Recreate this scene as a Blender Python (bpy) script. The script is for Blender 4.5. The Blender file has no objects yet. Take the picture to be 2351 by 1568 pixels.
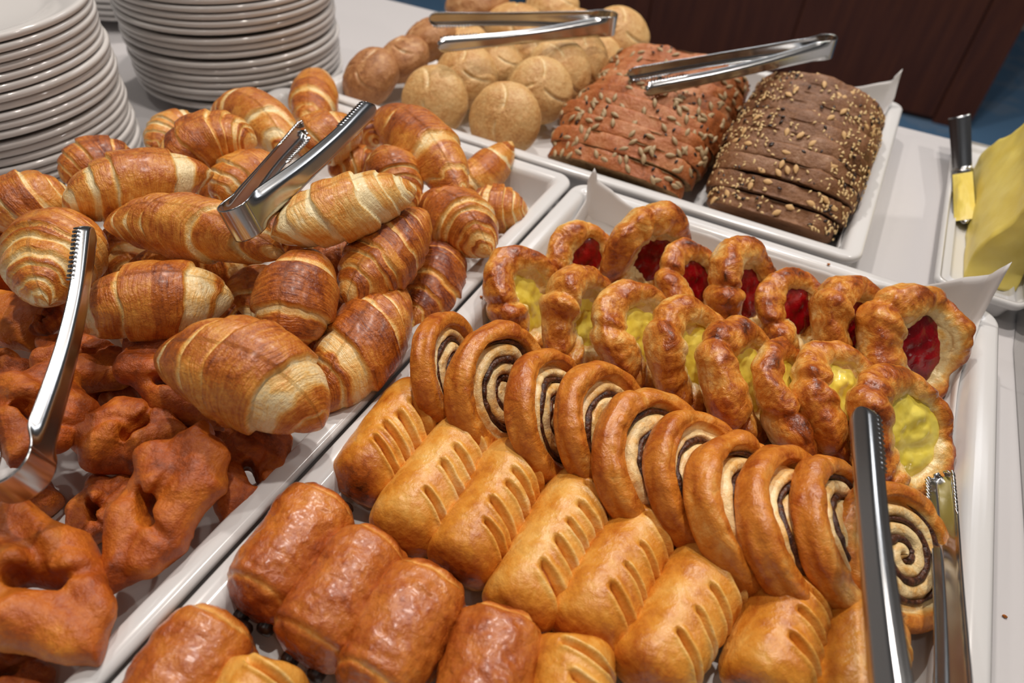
import bpy, math, random
import numpy as np
from mathutils import Vector

# ------------------------------------------------------------------ camera, light, exposure
sc = bpy.context.scene
C = sc.collection
W_PX, H_PX, F_PX = 2351, 1568, 1567.33
CAM_Z = 0.335                                    # lens height above the table top (z = 0), metres
RX = np.array([0.87886742, 0.36036459, -0.31261704])   # world axes in camera space (x right, y down, z forward)
RY = np.array([0.47461805, -0.59416967, 0.64938441])
RZ = np.array([0.04826759, -0.71909649, -0.6932319])
ROT = np.stack([RX, RY, RZ])

def P(px, py, z):
    """pixel of the photograph + height above the table -> point in the room"""
    r = ROT @ np.array([px - W_PX / 2, py - H_PX / 2, F_PX])
    return r * ((z - CAM_Z) / r[2]) + np.array([0, 0, CAM_Z])

cam_d = bpy.data.cameras.new('camera')
cam = bpy.data.objects.new('camera', cam_d)
C.objects.link(cam)
cam_d.sensor_width = 36.0
cam_d.lens = 36.0 * F_PX / W_PX
cam_d.clip_start = 0.01
from mathutils import Matrix
m3 = Matrix([[ROT[i][0], -ROT[i][1], -ROT[i][2]] for i in range(3)])
cam.matrix_world = Matrix.Translation((0, 0, CAM_Z)) @ m3.to_4x4()
cam_d.dof.use_dof = True
cam_d.dof.focus_distance = 0.385
cam_d.dof.aperture_fstop = 7.0
sc.camera = cam
sc.view_settings.view_transform = 'Standard'
sc.view_settings.look = 'None'
sc.view_settings.gamma = 1.0
sc.view_settings.use_curve_mapping = False
sc.view_settings.exposure = 0.22
sc.cycles.use_denoising = True

world = bpy.data.worlds.new('room_ambience')
sc.world = world
world.use_nodes = True
world.node_tree.nodes['Background'].inputs[0].default_value = (1.0, 0.93, 0.88, 1)
world.node_tree.nodes['Background'].inputs[1].default_value = 0.17

def lamp(name, loc, power, size, color=(1, 0.925, 0.85), kind='AREA', size_y=None, target=None):
    d = bpy.data.lights.new(name, kind)
    d.energy = power
    d.color = color
    if kind == 'AREA':
        d.size = size
        if size_y:
            d.shape = 'RECTANGLE'; d.size_y = size_y
        else:
            d.shape = 'DISK'
    else:
        d.shadow_soft_size = size
    o = bpy.data.objects.new(name, d)
    C.objects.link(o)
    o.location = loc
    if target is not None:
        o.rotation_euler = (Vector(target) - Vector(loc)).to_track_quat('-Z', 'Y').to_euler()
    return o

CEIL = 1.85
LAMPS = [(-0.80, 1.15, 12), (-0.10, 1.25, 8.5), (0.90, 1.05, 6), (-0.18, 0.42, 9.5), (-1.15, 0.35, 2.5), (0.75, -0.3, 0.6), (-0.45, -0.6, 1.5)]
for (lx, ly, e) in LAMPS:
    lamp('ceiling_spot_light', (lx, ly, CEIL - 0.03), e, 0.07, kind='AREA', target=(lx * 0.6 - 0.05, ly * 0.4 + 0.25, 0))
lamp('ceiling_panel_light', (-0.2, 2.1, CEIL - 0.03), 8, 1.2, (0.92, 0.95, 1.0), size_y=0.35, target=(-0.2, 0.5, 0))

# ------------------------------------------------------------------ helpers
def nrm(v):
    v = np.asarray(v, float)
    return v / (np.linalg.norm(v, axis=-1, keepdims=True) + 1e-12)

def _hash(ix, iy, iz, seed):
    h = (ix * 374761393 + iy * 668265263 + iz * 2147483647 + seed * 1274126177) & 0x7fffffff
    h = ((h ^ (h >> 13)) * 1274126177) & 0x7fffffff
    h = h ^ (h >> 16)
    return (h & 0xffff) / 65535.0

def noise(p, scale=1.0, seed=0):
    """smooth value noise in [-1, 1]"""
    p = np.asarray(p, float) * scale
    i = np.floor(p).astype(np.int64); f = p - i
    f = f * f * f * (f * (f * 6 - 15) + 10)
    out = 0
    for a in (0, 1):
        for b in (0, 1):
            for c in (0, 1):
                w = (f[..., 0] if a else 1 - f[..., 0]) * (f[..., 1] if b else 1 - f[..., 1]) * (f[..., 2] if c else 1 - f[..., 2])
                out = out + w * _hash(i[..., 0] + a, i[..., 1] + b, i[..., 2] + c, seed)
    return out * 2 - 1

def fbm(p, scale, seed=0, octaves=3):
    o = 0; a = 1.0; t = 0
    for k in range(octaves):
        o = o + a * noise(p, scale * 2 ** k, seed + 17 * k); t += a; a *= 0.5
    return o / t

def sstep(a, b, x):
    t = np.clip((x - a) / (b - a), 0, 1)
    return t * t * (3 - 2 * t)

def make_mesh(name, verts, quads, mat, attrs=None, smooth=True, tris=None):
    me = bpy.data.meshes.new(name)
    verts = np.asarray(verts, np.float32).reshape(-1, 3)
    faces = [np.asarray(q, np.int32) for q in ((quads, tris) if tris is not None else (quads,)) if q is not None and len(q)]
    me.vertices.add(len(verts)); me.vertices.foreach_set('co', verts.ravel())
    li = np.concatenate([q.ravel() for q in faces])
    sizes = np.concatenate([np.full(len(q), q.shape[1], np.int32) for q in faces])
    starts = np.concatenate([[0], np.cumsum(sizes)[:-1]]).astype(np.int32)
    me.loops.add(len(li)); me.loops.foreach_set('vertex_index', li)
    me.polygons.add(len(sizes)); me.polygons.foreach_set('loop_start', starts)
    me.update(calc_edges=True)
    me.validate()
    if smooth:
        me.polygons.foreach_set('use_smooth', np.ones(len(me.polygons), bool))
    for k, v in (attrs or {}).items():
        v = np.asarray(v, np.float32)
        if v.ndim == 1:
            a = me.attributes.new(k, 'FLOAT', 'POINT'); a.data.foreach_set('value', v)
        else:
            a = me.attributes.new(k, 'FLOAT_VECTOR', 'POINT'); a.data.foreach_set('vector', v.ravel())
    if mat is not None:
        me.materials.append(mat)
    return me

def grid_quads(nu, nv, wrap_v=True, wrap_u=False, off=0):
    i = np.arange(nu if wrap_u else nu - 1); j = np.arange(nv if wrap_v else nv - 1)
    I, J = np.meshgrid(i, j, indexing='ij')
    I2 = (I + 1) % nu; J2 = (J + 1) % nv
    q = np.stack([I * nv + J, I2 * nv + J, I2 * nv + J2, I * nv + J2], -1).reshape(-1, 4)
    return q + off

def fix_out(verts, quads):
    """flip winding if the closed surface is inside out"""
    v = np.asarray(verts).reshape(-1, 3); c = v.mean(0)
    a, b, d = v[quads[:, 0]] - c, v[quads[:, 1]] - c, v[quads[:, 2]] - c
    return quads[:, ::-1] if np.einsum('ij,ij->i', a, np.cross(b, d)).sum() < 0 else quads

def obj(name, me, parent=None, label=None, cat=None, group=None, kind=None, loc=None):
    o = bpy.data.objects.new(name, me)
    C.objects.link(o)
    if parent is not None: o.parent = parent
    if loc is not None: o.location = loc
    if label: o['label'] = label
    if cat: o['category'] = cat
    if group: o['group'] = group
    if kind: o['kind'] = kind
    return o

def thing(name, label, cat, group=None, loc=(0, 0, 0), kind=None):
    return obj(name, None, None, label, cat, group, kind, loc)

def centred(verts):
    """split world vertices into a base point and local vertices"""
    v = np.asarray(verts, float).reshape(-1, 3)
    b = np.array([v[:, 0].mean(), v[:, 1].mean(), v[:, 2].min()])
    return v - b, Vector(b)

def surface_nets(F, o, h):
    nx, ny, nz = F.shape
    S = F < 0
    sl = lambda a, n: slice(a, n - 1 + a)
    cut = lambda A, c: A[sl(c[0], nx), sl(c[1], ny), sl(c[2], nz)]
    corners = [(i, j, k) for i in (0, 1) for j in (0, 1) for k in (0, 1)]
    cnt = sum(cut(S, c).astype(np.int8) for c in corners)
    mask = (cnt > 0) & (cnt < 8)
    acc = np.zeros(mask.shape + (3,)); n = np.zeros(mask.shape)
    for a in corners:
        for ax in range(3):
            if a[ax] == 0:
                b = list(a); b[ax] = 1
                fa, fb = cut(F, a), cut(F, b)
                m = (fa < 0) != (fb < 0)
                t = np.where(m, fa / np.where(m, fa - fb, 1), 0)
                for d in range(3):
                    acc[..., d] += np.where(m, a[d] + t * (b[d] - a[d]), 0)
                n += m
    idx = -np.ones(mask.shape, np.int64); idx[mask] = np.arange(mask.sum())
    cells = np.argwhere(mask)
    verts = (cells + acc[mask] / n[mask][:, None]) * h + o
    quads = []
    for ax in range(3):
        u, v = (ax + 1) % 3, (ax + 2) % 3
        A = [slice(None)] * 3; B = [slice(None)] * 3
        A[ax] = slice(0, -1); B[ax] = slice(1, None)
        sa, sb = S[tuple(A)], S[tuple(B)]
        e = np.argwhere(sa != sb)
        e = e[(e[:, u] > 0) & (e[:, v] > 0) & (e[:, u] < F.shape[u] - 1) & (e[:, v] < F.shape[v] - 1)]
        fl = sa[tuple(e.T)]
        q = []
        for du, dv in ((-1, -1), (0, -1), (0, 0), (-1, 0)):
            c = e.copy(); c[:, u] += du; c[:, v] += dv
            q.append(idx[tuple(c.T)])
        q = np.stack(q, 1)
        q[~fl] = q[~fl][:, ::-1]
        quads.append(q)
    return verts, np.concatenate(quads)

def vert_normals(v, q):
    n = np.zeros_like(v)
    fn = np.cross(v[q[:, 2]] - v[q[:, 0]], v[q[:, 3]] - v[q[:, 1]])
    for k in range(4):
        np.add.at(n, q[:, k], fn)
    return nrm(n)

def frame(n, up):
    """orthonormal x, y, z columns with z = n and y near up"""
    z = nrm(n); x = nrm(np.cross(up, z)); y = np.cross(z, x)
    return np.stack([x, y, z], 1)

def facing(px, py, ang, img):
    """normal of a disc seen at pixel (px, py): ang = degrees between normal and line of sight, img = direction its face turns to in the picture"""
    v = -nrm(ROT @ np.array([px - W_PX / 2, py - H_PX / 2, F_PX]))
    r = nrm(RX * 0 + ROT[:, 0]); r = nrm(r - (r @ v) * v); u = np.cross(v, r)
    a, b = math.radians(ang), math.radians(img)
    return nrm(math.cos(a) * v + math.sin(a) * (math.cos(b) * r + math.sin(b) * u))

# ------------------------------------------------------------------ materials
class N:
    def __init__(self, name):
        self.m = bpy.data.materials.new(name); self.m.use_nodes = True
        self.t = self.m.node_tree; self.b = self.t.nodes['Principled BSDF']
    def node(self, typ, **kw):
        n = self.t.nodes.new(typ)
        for k, v in kw.items():
            if k.startswith('_'): setattr(n, k[1:], v)
            else: n.inputs[k.replace('_', ' ')].default_value = v
        return n
    def link(self, a, b): self.t.links.new(a, b)
    def math(self, op, a, b=None, c=None):
        n = self.t.nodes.new('ShaderNodeMath'); n.operation = op
        for i, v in enumerate((a, b, c)):
            if v is None: continue
            if isinstance(v, (int, float)): n.inputs[i].default_value = v
            else: self.link(v, n.inputs[i])
        return n.outputs[0]
    def noise(self, scale, detail=3, vec=None, rough=0.55, dist=0):
        n = self.node('ShaderNodeTexNoise', Scale=scale, Detail=detail, Roughness=rough, Distortion=dist)
        if vec is not None: self.link(vec, n.inputs['Vector'])
        return n.outputs['Fac']
    def attr(self, name):
        n = self.t.nodes.new('ShaderNodeAttribute'); n.attribute_name = name
        return n
    def ramp(self, fac, stops):
        n = self.t.nodes.new('ShaderNodeValToRGB'); e = n.color_ramp.elements
        while len(e) < len(stops): e.new(0.5)
        for k, (p, c) in enumerate(stops):
            e[k].position = p; e[k].color = (*c, 1)
        self.link(fac, n.inputs['Fac']); return n.outputs['Color']
    def mix(self, fac, a, b):
        n = self.t.nodes.new('ShaderNodeMix'); n.data_type = 'RGBA'
        for sock, v in ((n.inputs['Factor'], fac), (n.inputs['A'], a), (n.inputs['B'], b)):
            if isinstance(v, (int, float)): sock.default_value = v
            elif isinstance(v, tuple): sock.default_value = (*v, 1)
            else: self.link(v, sock)
        return n.outputs['Result']
    def bump(self, height, strength, dist=0.001):
        n = self.node('ShaderNodeBump', Strength=strength, Distance=dist)
        self.link(height, n.inputs['Height']); self.link(n.outputs['Normal'], self.b.inputs['Normal'])
    def set(self, **kw):
        for k, v in kw.items():
            s = self.b.inputs[k.replace('_', ' ')]
            if isinstance(v, (int, float)): s.default_value = v
            elif isinstance(v, tuple): s.default_value = (*v, 1) if len(v) == 3 and s.type == 'RGBA' else v
            else: self.link(v, s)

def srgb(r, g, b):
    f = lambda c: (c / 255 / 12.92) if c <= 10.3 else ((c / 255 + 0.055) / 1.055) ** 2.4
    return (f(r), f(g), f(b))

def plain(name, col, rough=0.4, metal=0.0, **kw):
    n = N(name); n.set(Base_Color=col, Roughness=rough, Metallic=metal, **kw); return n.m

def crust(name, stops, rough=(0.28, 0.5), mottle=0.3, mottle_scale=70, fine=0.16, bump=0.5, lam=0.0, coat=0.0, bump_scale=330, vary=0.10, dist=0.6):
    """baked dough: the attribute 'bake' runs from raw cream (0) to dark brown (1)"""
    n = N(name)
    tc = n.t.nodes.new('ShaderNodeTexCoord').outputs['Object']
    oi = n.t.nodes.new('ShaderNodeObjectInfo').outputs['Random']
    bake = n.attr('bake').outputs['Fac']
    m1 = n.noise(mottle_scale, 4, tc, 0.6, dist); m2 = n.noise(mottle_scale * 5.5, 5, tc, 0.65)
    f = n.math('MULTIPLY_ADD', n.math('SUBTRACT', m1, 0.5), mottle * 2.2, bake)
    f = n.math('MULTIPLY_ADD', n.math('SUBTRACT', m2, 0.5), fine * 2.2, f)
    f = n.math('MULTIPLY_ADD', n.math('SUBTRACT', oi, 0.5), vary, f)
    h = n.math('MULTIPLY_ADD', n.noise(bump_scale, 4, tc, 0.65), 0.6, n.math('MULTIPLY', m1, 0.8))
    if lam:
        lv = n.attr('luv').outputs['Vector']
        mp = n.node('ShaderNodeMapping'); mp.inputs['Scale'].default_value = (900, 45, 1)
        n.link(lv, mp.inputs['Vector'])
        l1 = n.noise(1.0, 3, mp.outputs['Vector'], 0.6)
        f = n.math('MULTIPLY_ADD', n.math('SUBTRACT', l1, 0.5), lam * 2, f)
        h = n.math('MULTIPLY_ADD', l1, lam * 2.2, h)
    col = n.ramp(f, stops)
    r = n.math('MULTIPLY_ADD', n.noise(mottle_scale * 2, 3, tc), (rough[1] - rough[0]) * 2, rough[0] * 2 - rough[1] + 0.0)
    r = n.math('MAXIMUM', r, 0.15)
    n.set(Base_Color=col, Roughness=r, Coat_Weight=coat, Coat_Roughness=0.22)
    n.bump(h, min(1.0, bump * 1.7), 0.0014)
    return n.m

M_TRAY = plain('white_glazed_tray', (0.68, 0.672, 0.668), 0.16)
M_PLATE = plain('white_porcelain', (0.66, 0.635, 0.615), 0.10)
n = N('white_laminate'); n.set(Base_Color=(0.59, 0.57, 0.575), Roughness=0.32); M_TABLE = n.m
n = N('stainless_steel')
n.set(Base_Color=(0.50, 0.50, 0.50), Metallic=1.0, Roughness=0.2)
M_STEEL = n.m
M_PANEL = plain('polished_panel', (0.50, 0.49, 0.48), 0.06, 0.85)
n = N('baking_paper'); n.set(Base_Color=(0.70, 0.685, 0.68), Roughness=0.55)
n.b.inputs['Subsurface Weight'].default_value = 0.0
M_PAPER = n.m

CREAM, GOLD, AMBER, BROWN, DARK = srgb(236, 205, 152), srgb(220, 162, 92), srgb(198, 122, 52), srgb(158, 80, 28), srgb(96, 42, 16)
M_CROISSANT = crust('croissant_crust', [(0.0, srgb(248, 226, 176)), (0.24, srgb(238, 190, 112)), (0.48, srgb(222, 148, 60)), (0.74, srgb(184, 98, 30)), (1.0, srgb(116, 48, 14))],
                    rough=(0.26, 0.46), mottle=0.32, mottle_scale=75, fine=0.24, bump=0.55, lam=0.26, coat=0.15, bump_scale=420)
M_FRIED = crust('fried_dough', [(0.0, srgb(232, 150, 50)), (0.35, srgb(204, 112, 32)), (0.65, srgb(172, 80, 18)), (1.0, srgb(104, 40, 8))],
                rough=(0.40, 0.56), mottle=0.46, mottle_scale=40, fine=0.30, bump=0.6, coat=0.03, bump_scale=420, vary=0.26)
M_DANISH = crust('danish_crust', [(0.0, srgb(246, 222, 164)), (0.25, srgb(236, 184, 100)), (0.48, srgb(216, 138, 52)), (0.74, srgb(168, 82, 24)), (1.0, srgb(84, 36, 14))],
                 rough=(0.22, 0.42), mottle=0.42, mottle_scale=70, fine=0.24, bump=0.7, coat=0.2, dist=2.2)
M_ROLLDOUGH = crust('cinnamon_roll_dough', [(0.0, srgb(244, 216, 160)), (0.22, srgb(232, 178, 98)), (0.48, srgb(214, 132, 46)), (0.76, srgb(172, 84, 22)), (1.0, srgb(104, 44, 12))],
                    rough=(0.28, 0.46), mottle=0.34, mottle_scale=60, fine=0.22, bump=0.55, coat=0.1, dist=1.5)
M_PUFF = crust('puff_pastry', [(0.0, srgb(240, 210, 152)), (0.26, srgb(236, 178, 88)), (0.52, srgb(218, 142, 48)), (0.8, srgb(178, 92, 26)), (1.0, srgb(70, 36, 16))],
               rough=(0.30, 0.46), mottle=0.36, mottle_scale=60, fine=0.20, bump=0.45, coat=0.08)
M_CHOC_CRUST = crust('glazed_chocolate_pastry', [(0.0, srgb(232, 168, 88)), (0.3, srgb(206, 122, 46)), (0.6, srgb(172, 84, 28)), (0.85, srgb(126, 52, 20)), (1.0, srgb(56, 24, 14))],
                     rough=(0.24, 0.42), mottle=0.36, mottle_scale=70, fine=0.26, bump=0.8, coat=0.4, bump_scale=380)
M_BUN = crust('bread_roll_crust', [(0.0, srgb(240, 220, 178)), (0.4, srgb(222, 184, 124)), (0.7, srgb(204, 152, 90)), (1.0, srgb(158, 98, 50))],
              rough=(0.5, 0.68), mottle=0.30, mottle_scale=90, fine=0.42, bump=0.6)
M_BUN_BROWN = crust('brown_roll_crust', [(0.0, srgb(232, 208, 172)), (0.35, srgb(198, 148, 98)), (0.7, srgb(170, 114, 68)), (1.0, srgb(120, 74, 42))],
                    rough=(0.5, 0.68), mottle=0.30, mottle_scale=80, fine=0.36, bump=0.6)
M_SUNBREAD = crust('sunflower_bread_crust', [(0.0, srgb(220, 184, 146)), (0.3, srgb(194, 128, 80)), (0.62, srgb(172, 94, 42)), (1.0, srgb(98, 48, 20))],
                   rough=(0.5, 0.7), mottle=0.40, mottle_scale=90, fine=0.30, bump=0.8)
M_RYE = crust('dark_rye_crust', [(0.0, srgb(190, 154, 126)), (0.3, srgb(148, 104, 70)), (0.62, srgb(120, 76, 42)), (1.0, srgb(56, 32, 18))],
              rough=(0.55, 0.75), mottle=0.40, mottle_scale=80, fine=0.34, bump=0.9)
M_JAM = N('raspberry_jam')
_tc = M_JAM.t.nodes.new('ShaderNodeTexCoord').outputs['Object']
M_JAM.set(Base_Color=M_JAM.ramp(M_JAM.noise(110, 3, _tc), [(0.3, srgb(88, 2, 10)), (0.7, srgb(168, 8, 24))]), Roughness=0.16, Coat_Weight=0.2, Coat_Roughness=0.05, Subsurface_Weight=0.0)
M_JAM.bump(M_JAM.noise(180, 3, _tc), 0.7, 0.002); M_JAM = M_JAM.m
M_CUSTARD = N('vanilla_custard')
_tc = M_CUSTARD.t.nodes.new('ShaderNodeTexCoord').outputs['Object']
_sp = M_CUSTARD.math('GREATER_THAN', M_CUSTARD.noise(1500, 1, _tc), 0.79)
M_CUSTARD.set(Base_Color=M_CUSTARD.mix(_sp, M_CUSTARD.ramp(M_CUSTARD.noise(90, 3, _tc), [(0.3, srgb(238, 212, 62)), (0.7, srgb(254, 236, 112))]), (0.02, 0.015, 0.01)), Roughness=0.25, Coat_Weight=0.3, Coat_Roughness=0.1)
M_CUSTARD.bump(M_CUSTARD.noise(120, 2, _tc), 0.5, 0.002); M_CUSTARD = M_CUSTARD.m
M_CINN = N('cinnamon_filling')
_tc = M_CINN.t.nodes.new('ShaderNodeTexCoord').outputs['Object']
M_CINN.set(Base_Color=M_CINN.ramp(M_CINN.noise(400, 3, _tc), [(0.35, srgb(48, 22, 12)), (0.7, srgb(104, 58, 30))]), Roughness=0.4)
M_CINN.bump(M_CINN.noise(600, 3, _tc), 0.9, 0.001); M_CINN = M_CINN.m
M_CHOC = plain('dark_chocolate', srgb(40, 24, 18), 0.3)
M_SUNSEED = plain('sunflower_kernel', srgb(176, 150, 112), 0.5)
M_SESAME = plain('sesame_seed', srgb(228, 196, 140), 0.5)
M_OAT = plain('oat_flake', srgb(214, 172, 116), 0.6)
M_LINSEED = plain('dark_linseed', srgb(52, 36, 30), 0.35)
n = N('butter'); _tc = n.t.nodes.new('ShaderNodeTexCoord').outputs['Object']
n.set(Base_Color=n.ramp(n.noise(40, 3, _tc), [(0.3, srgb(226, 200, 88)), (0.7, srgb(240, 220, 122))]), Roughness=0.38, Subsurface_Weight=0.15)
n.b.inputs['Subsurface Radius'].default_value = (0.01, 0.008, 0.003); n.b.inputs['Subsurface Scale'].default_value = 0.5
n.bump(n.noise(90, 3, _tc), 0.25, 0.002); M_BUTTER = n.m
n = N('dark_walnut'); _tc = n.t.nodes.new('ShaderNodeTexCoord').outputs['Object']
_mp = n.node('ShaderNodeMapping'); _mp.inputs['Scale'].default_value = (14, 14, 1.2); n.link(_tc, _mp.inputs['Vector'])
n.set(Base_Color=n.ramp(n.noise(3, 5, _mp.outputs['Vector']), [(0.3, srgb(74, 34, 14)), (0.7, srgb(96, 48, 22))]), Roughness=0.35); M_WOOD = n.m
n = N('blue_carpet'); _tc = n.t.nodes.new('ShaderNodeTexCoord').outputs['Object']
n.set(Base_Color=n.mix(n.math('GREATER_THAN', n.noise(9, 2, _tc), 0.53), srgb(96, 138, 178), srgb(116, 146, 178)), Roughness=0.95); n.bump(n.noise(300, 2, _tc), 0.5, 0.005); M_CARPET = n.m
M_WALL = plain('warm_white_plaster', (0.72, 0.68, 0.63), 0.8)
M_CEIL = plain('grey_ceiling_paint', (0.30, 0.29, 0.28), 0.8)
# ------------------------------------------------------------------ the room
FLOOR = -0.75

def box_mesh(name, lo, hi, mat, bev=0.0):
    import bmesh
    bm = bmesh.new()
    bmesh.ops.create_cube(bm, size=1)
    for v in bm.verts:
        v.co = Vector([lo[i] + (v.co[i] + 0.5) * (hi[i] - lo[i]) for i in range(3)])
    if bev:
        bmesh.ops.bevel(bm, geom=bm.edges[:], offset=bev, segments=3, affect='EDGES')
    me = bpy.data.meshes.new(name); bm.to_mesh(me); bm.free()
    me.materials.append(mat)
    return me

obj('floor', box_mesh('floor', (-5, -3.5, FLOOR - 0.05), (4, 4.2, FLOOR), M_CARPET), kind='structure')
obj('ceiling', box_mesh('ceiling', (-5, -3.5, CEIL), (4, 4.2, CEIL + 0.05), M_CEIL), kind='structure')
obj('wall_back', box_mesh('wall_back', (-5, 4.2, FLOOR), (4, 4.28, CEIL), M_WALL), kind='structure')

for i, (lx, ly, e) in enumerate(LAMPS):
    a = np.linspace(0, 2 * np.pi, 33)[:-1]
    prof = [(0.052, -0.022), (0.062, -0.012), (0.075, -0.006), (0.078, 0.0), (0.054, 0.0), (0.052, -0.012)]
    v = np.array([[(r * np.cos(t), r * np.sin(t), z) for t in a] for r, z in prof])
    f = thing('downlight', 'round white recessed downlight in the ceiling', 'lamp', 'ceiling downlights', (lx, ly, CEIL))
    obj('trim_ring', make_mesh('trim_ring', v, grid_quads(6, 32, True, True), M_TRAY), f)

# dark wooden cabinet behind the table
cab = thing('cabinet', 'dark walnut cabinet with tall plain doors standing on the blue carpet', 'cabinet', loc=(0, 2.83, FLOOR))
obj('body', box_mesh('cab_body', (-1.42, 0.025, 0.0), (0.395, 0.55, 1.5), M_WOOD, 0.004), cab)
for k, (a, b) in enumerate(((-1.41, -0.85), (-0.846, -0.288), (-0.284, 0.274))):
    d = obj('door', box_mesh('cab_door', (a, 0.0, 0.02), (b, 0.024, 1.48), M_WOOD, 0.003), cab)
obj('end_panel', box_mesh('cab_end', (0.280, 0.004, 0.0), (0.398, 0.024, 1.5), M_WOOD, 0.003), cab)

# buffet table
tab = thing('buffet_table', 'long white buffet table carrying the trays and plate stacks', 'table', loc=(-0.45, 0.15, FLOOR))
obj('table_top', box_mesh('table_top', (-1.15, -0.75, 0.72), (1.45, 0.696, 0.75), M_TABLE, 0.003), tab)
for (x, y) in ((-1.05, -0.65), (1.3, -0.65), (-1.05, 0.6), (1.3, 0.6)):
    obj('leg', box_mesh('table_leg', (x - 0.03, y - 0.03, 0), (x + 0.03, y + 0.03, 0.72), M_TABLE, 0.003), tab)

# polished box at the right of the table
pan = thing('metal_box', 'polished metal box standing beside the butter dish', 'box', loc=(0.1687, 0.4975, 0))
def prism(pts, z0, z1, mat, name):
    import bmesh
    bm = bmesh.new()
    lo = [bm.verts.new((*p, z0)) for p in pts]; hi = [bm.verts.new((*p, z1)) for p in pts]
    bm.faces.new(lo); bm.faces.new(hi)
    for k in range(len(pts)):
        k2 = (k + 1) % len(pts); bm.faces.new((lo[k], lo[k2], hi[k2], hi[k]))
    bmesh.ops.recalc_face_normals(bm, faces=bm.faces[:])
    bmesh.ops.bevel(bm, geom=bm.edges[:], offset=0.0015, segments=2, affect='EDGES')
    me = bpy.data.meshes.new(name); bm.to_mesh(me); bm.free(); me.materials.append(mat)
    return me
outline = [(0, 0), (0.0118, 0.2), (0.27, 0.2), (0.27, -0.34), (0.0110, -0.34)]
obj('body', prism(outline, 0.0005, 0.27, M_PANEL, 'box_body'), pan)
obj('lid', prism([(x + (0.004 if x < 0.1 else -0.004), y * 0.98) for x, y in outline], 0.271, 0.285, M_PANEL, 'box_lid'), pan)

# ------------------------------------------------------------------ trays
def rrect(x0, x1, y0, y1, r, n=10):
    pts = []
    for cx, cy, a0 in ((x1 - r, y1 - r, 0), (x0 + r, y1 - r, 90), (x0 + r, y0 + r, 180), (x1 - r, y0 + r, 270)):
        for k in range(n + 1):
            a = math.radians(a0 + 90 * k / n)
            pts.append((cx + r * math.cos(a), cy + r * math.sin(a)))
    return np.array(pts)

def tray_mesh(name, w, l, h, rim, r, mat, floor_z=0.006, foot=0.012):
    # (inset from the outer edge, height)
    prof = [(foot + 0.02, 0.003), (foot + 0.004, 0.0), (foot, 0.001), (foot - 0.001, 0.003), (0.0065, h * 0.55), (0.0035, h - 0.008), (0.0012, h - 0.0062), (0.0, h - 0.004), (0.0004, h - 0.0018),
            (0.0018, h - 0.0004), (0.0035, h), (rim * 0.6, h - 0.0002), (rim - 0.002, h - 0.0008), (rim, h - 0.0025), (rim + 0.0016, h - 0.006), (rim + 0.005, floor_z + 0.006), (rim + 0.0068, floor_z + 0.002), (rim + 0.010, floor_z), (rim + 0.02, floor_z)]
    loops = []
    for ins, z in prof:
        p = rrect(ins, w - ins, ins, l - ins, max(r - ins, 0.004) if ins < rim + 0.001 else max(r - rim * 0.7, 0.005))
        loops.append(np.column_stack([p, np.full(len(p), z)]))
    nv = len(loops[0])
    v = np.concatenate(loops)
    q = grid_quads(len(loops), nv)
    me_q = fix_out(v, q)
    me = make_mesh(name, v, me_q, mat)
    import bmesh
    bm = bmesh.new(); bm.from_mesh(me); bm.verts.ensure_lookup_table()
    bm.faces.new([bm.verts[i] for i in range(nv)])
    bm.faces.new([bm.verts[(len(loops) - 1) * nv + i] for i in range(nv)])
    bmesh.ops.recalc_face_normals(bm, faces=bm.faces[:])
    for f in bm.faces: f.smooth = len(f.verts) == 4
    bm.to_mesh(me); bm.free()
    return me

TW, TL, TH = 0.3255, 0.53, 0.035
me_tray = tray_mesh('serving_tray', TW, TL, TH, 0.0135, 0.016, M_TRAY)
A0 = (-0.1843 - TW, 0.4880 - TL); B0 = (-0.1815, 0.4845 - TL)
obj('serving_tray', me_tray, label='white serving tray heaped with croissants and twisted fried dough', cat='tray', group='white serving trays', loc=(*A0, 0))
obj('serving_tray', me_tray, label='white serving tray holding rows of danishes, cinnamon rolls and puff pastries', cat='tray', group='white serving trays', loc=(*B0, 0))
me_trayc = tray_mesh('serving_tray_wide', TL, TW, TH, 0.0135, 0.016, M_TRAY)
C0 = (0.0490 - TL, 0.4925)
obj('serving_tray', me_trayc, label='white serving tray of bread rolls and sliced loaves', cat='tray', group='white serving trays', loc=(*C0, 0))

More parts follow.
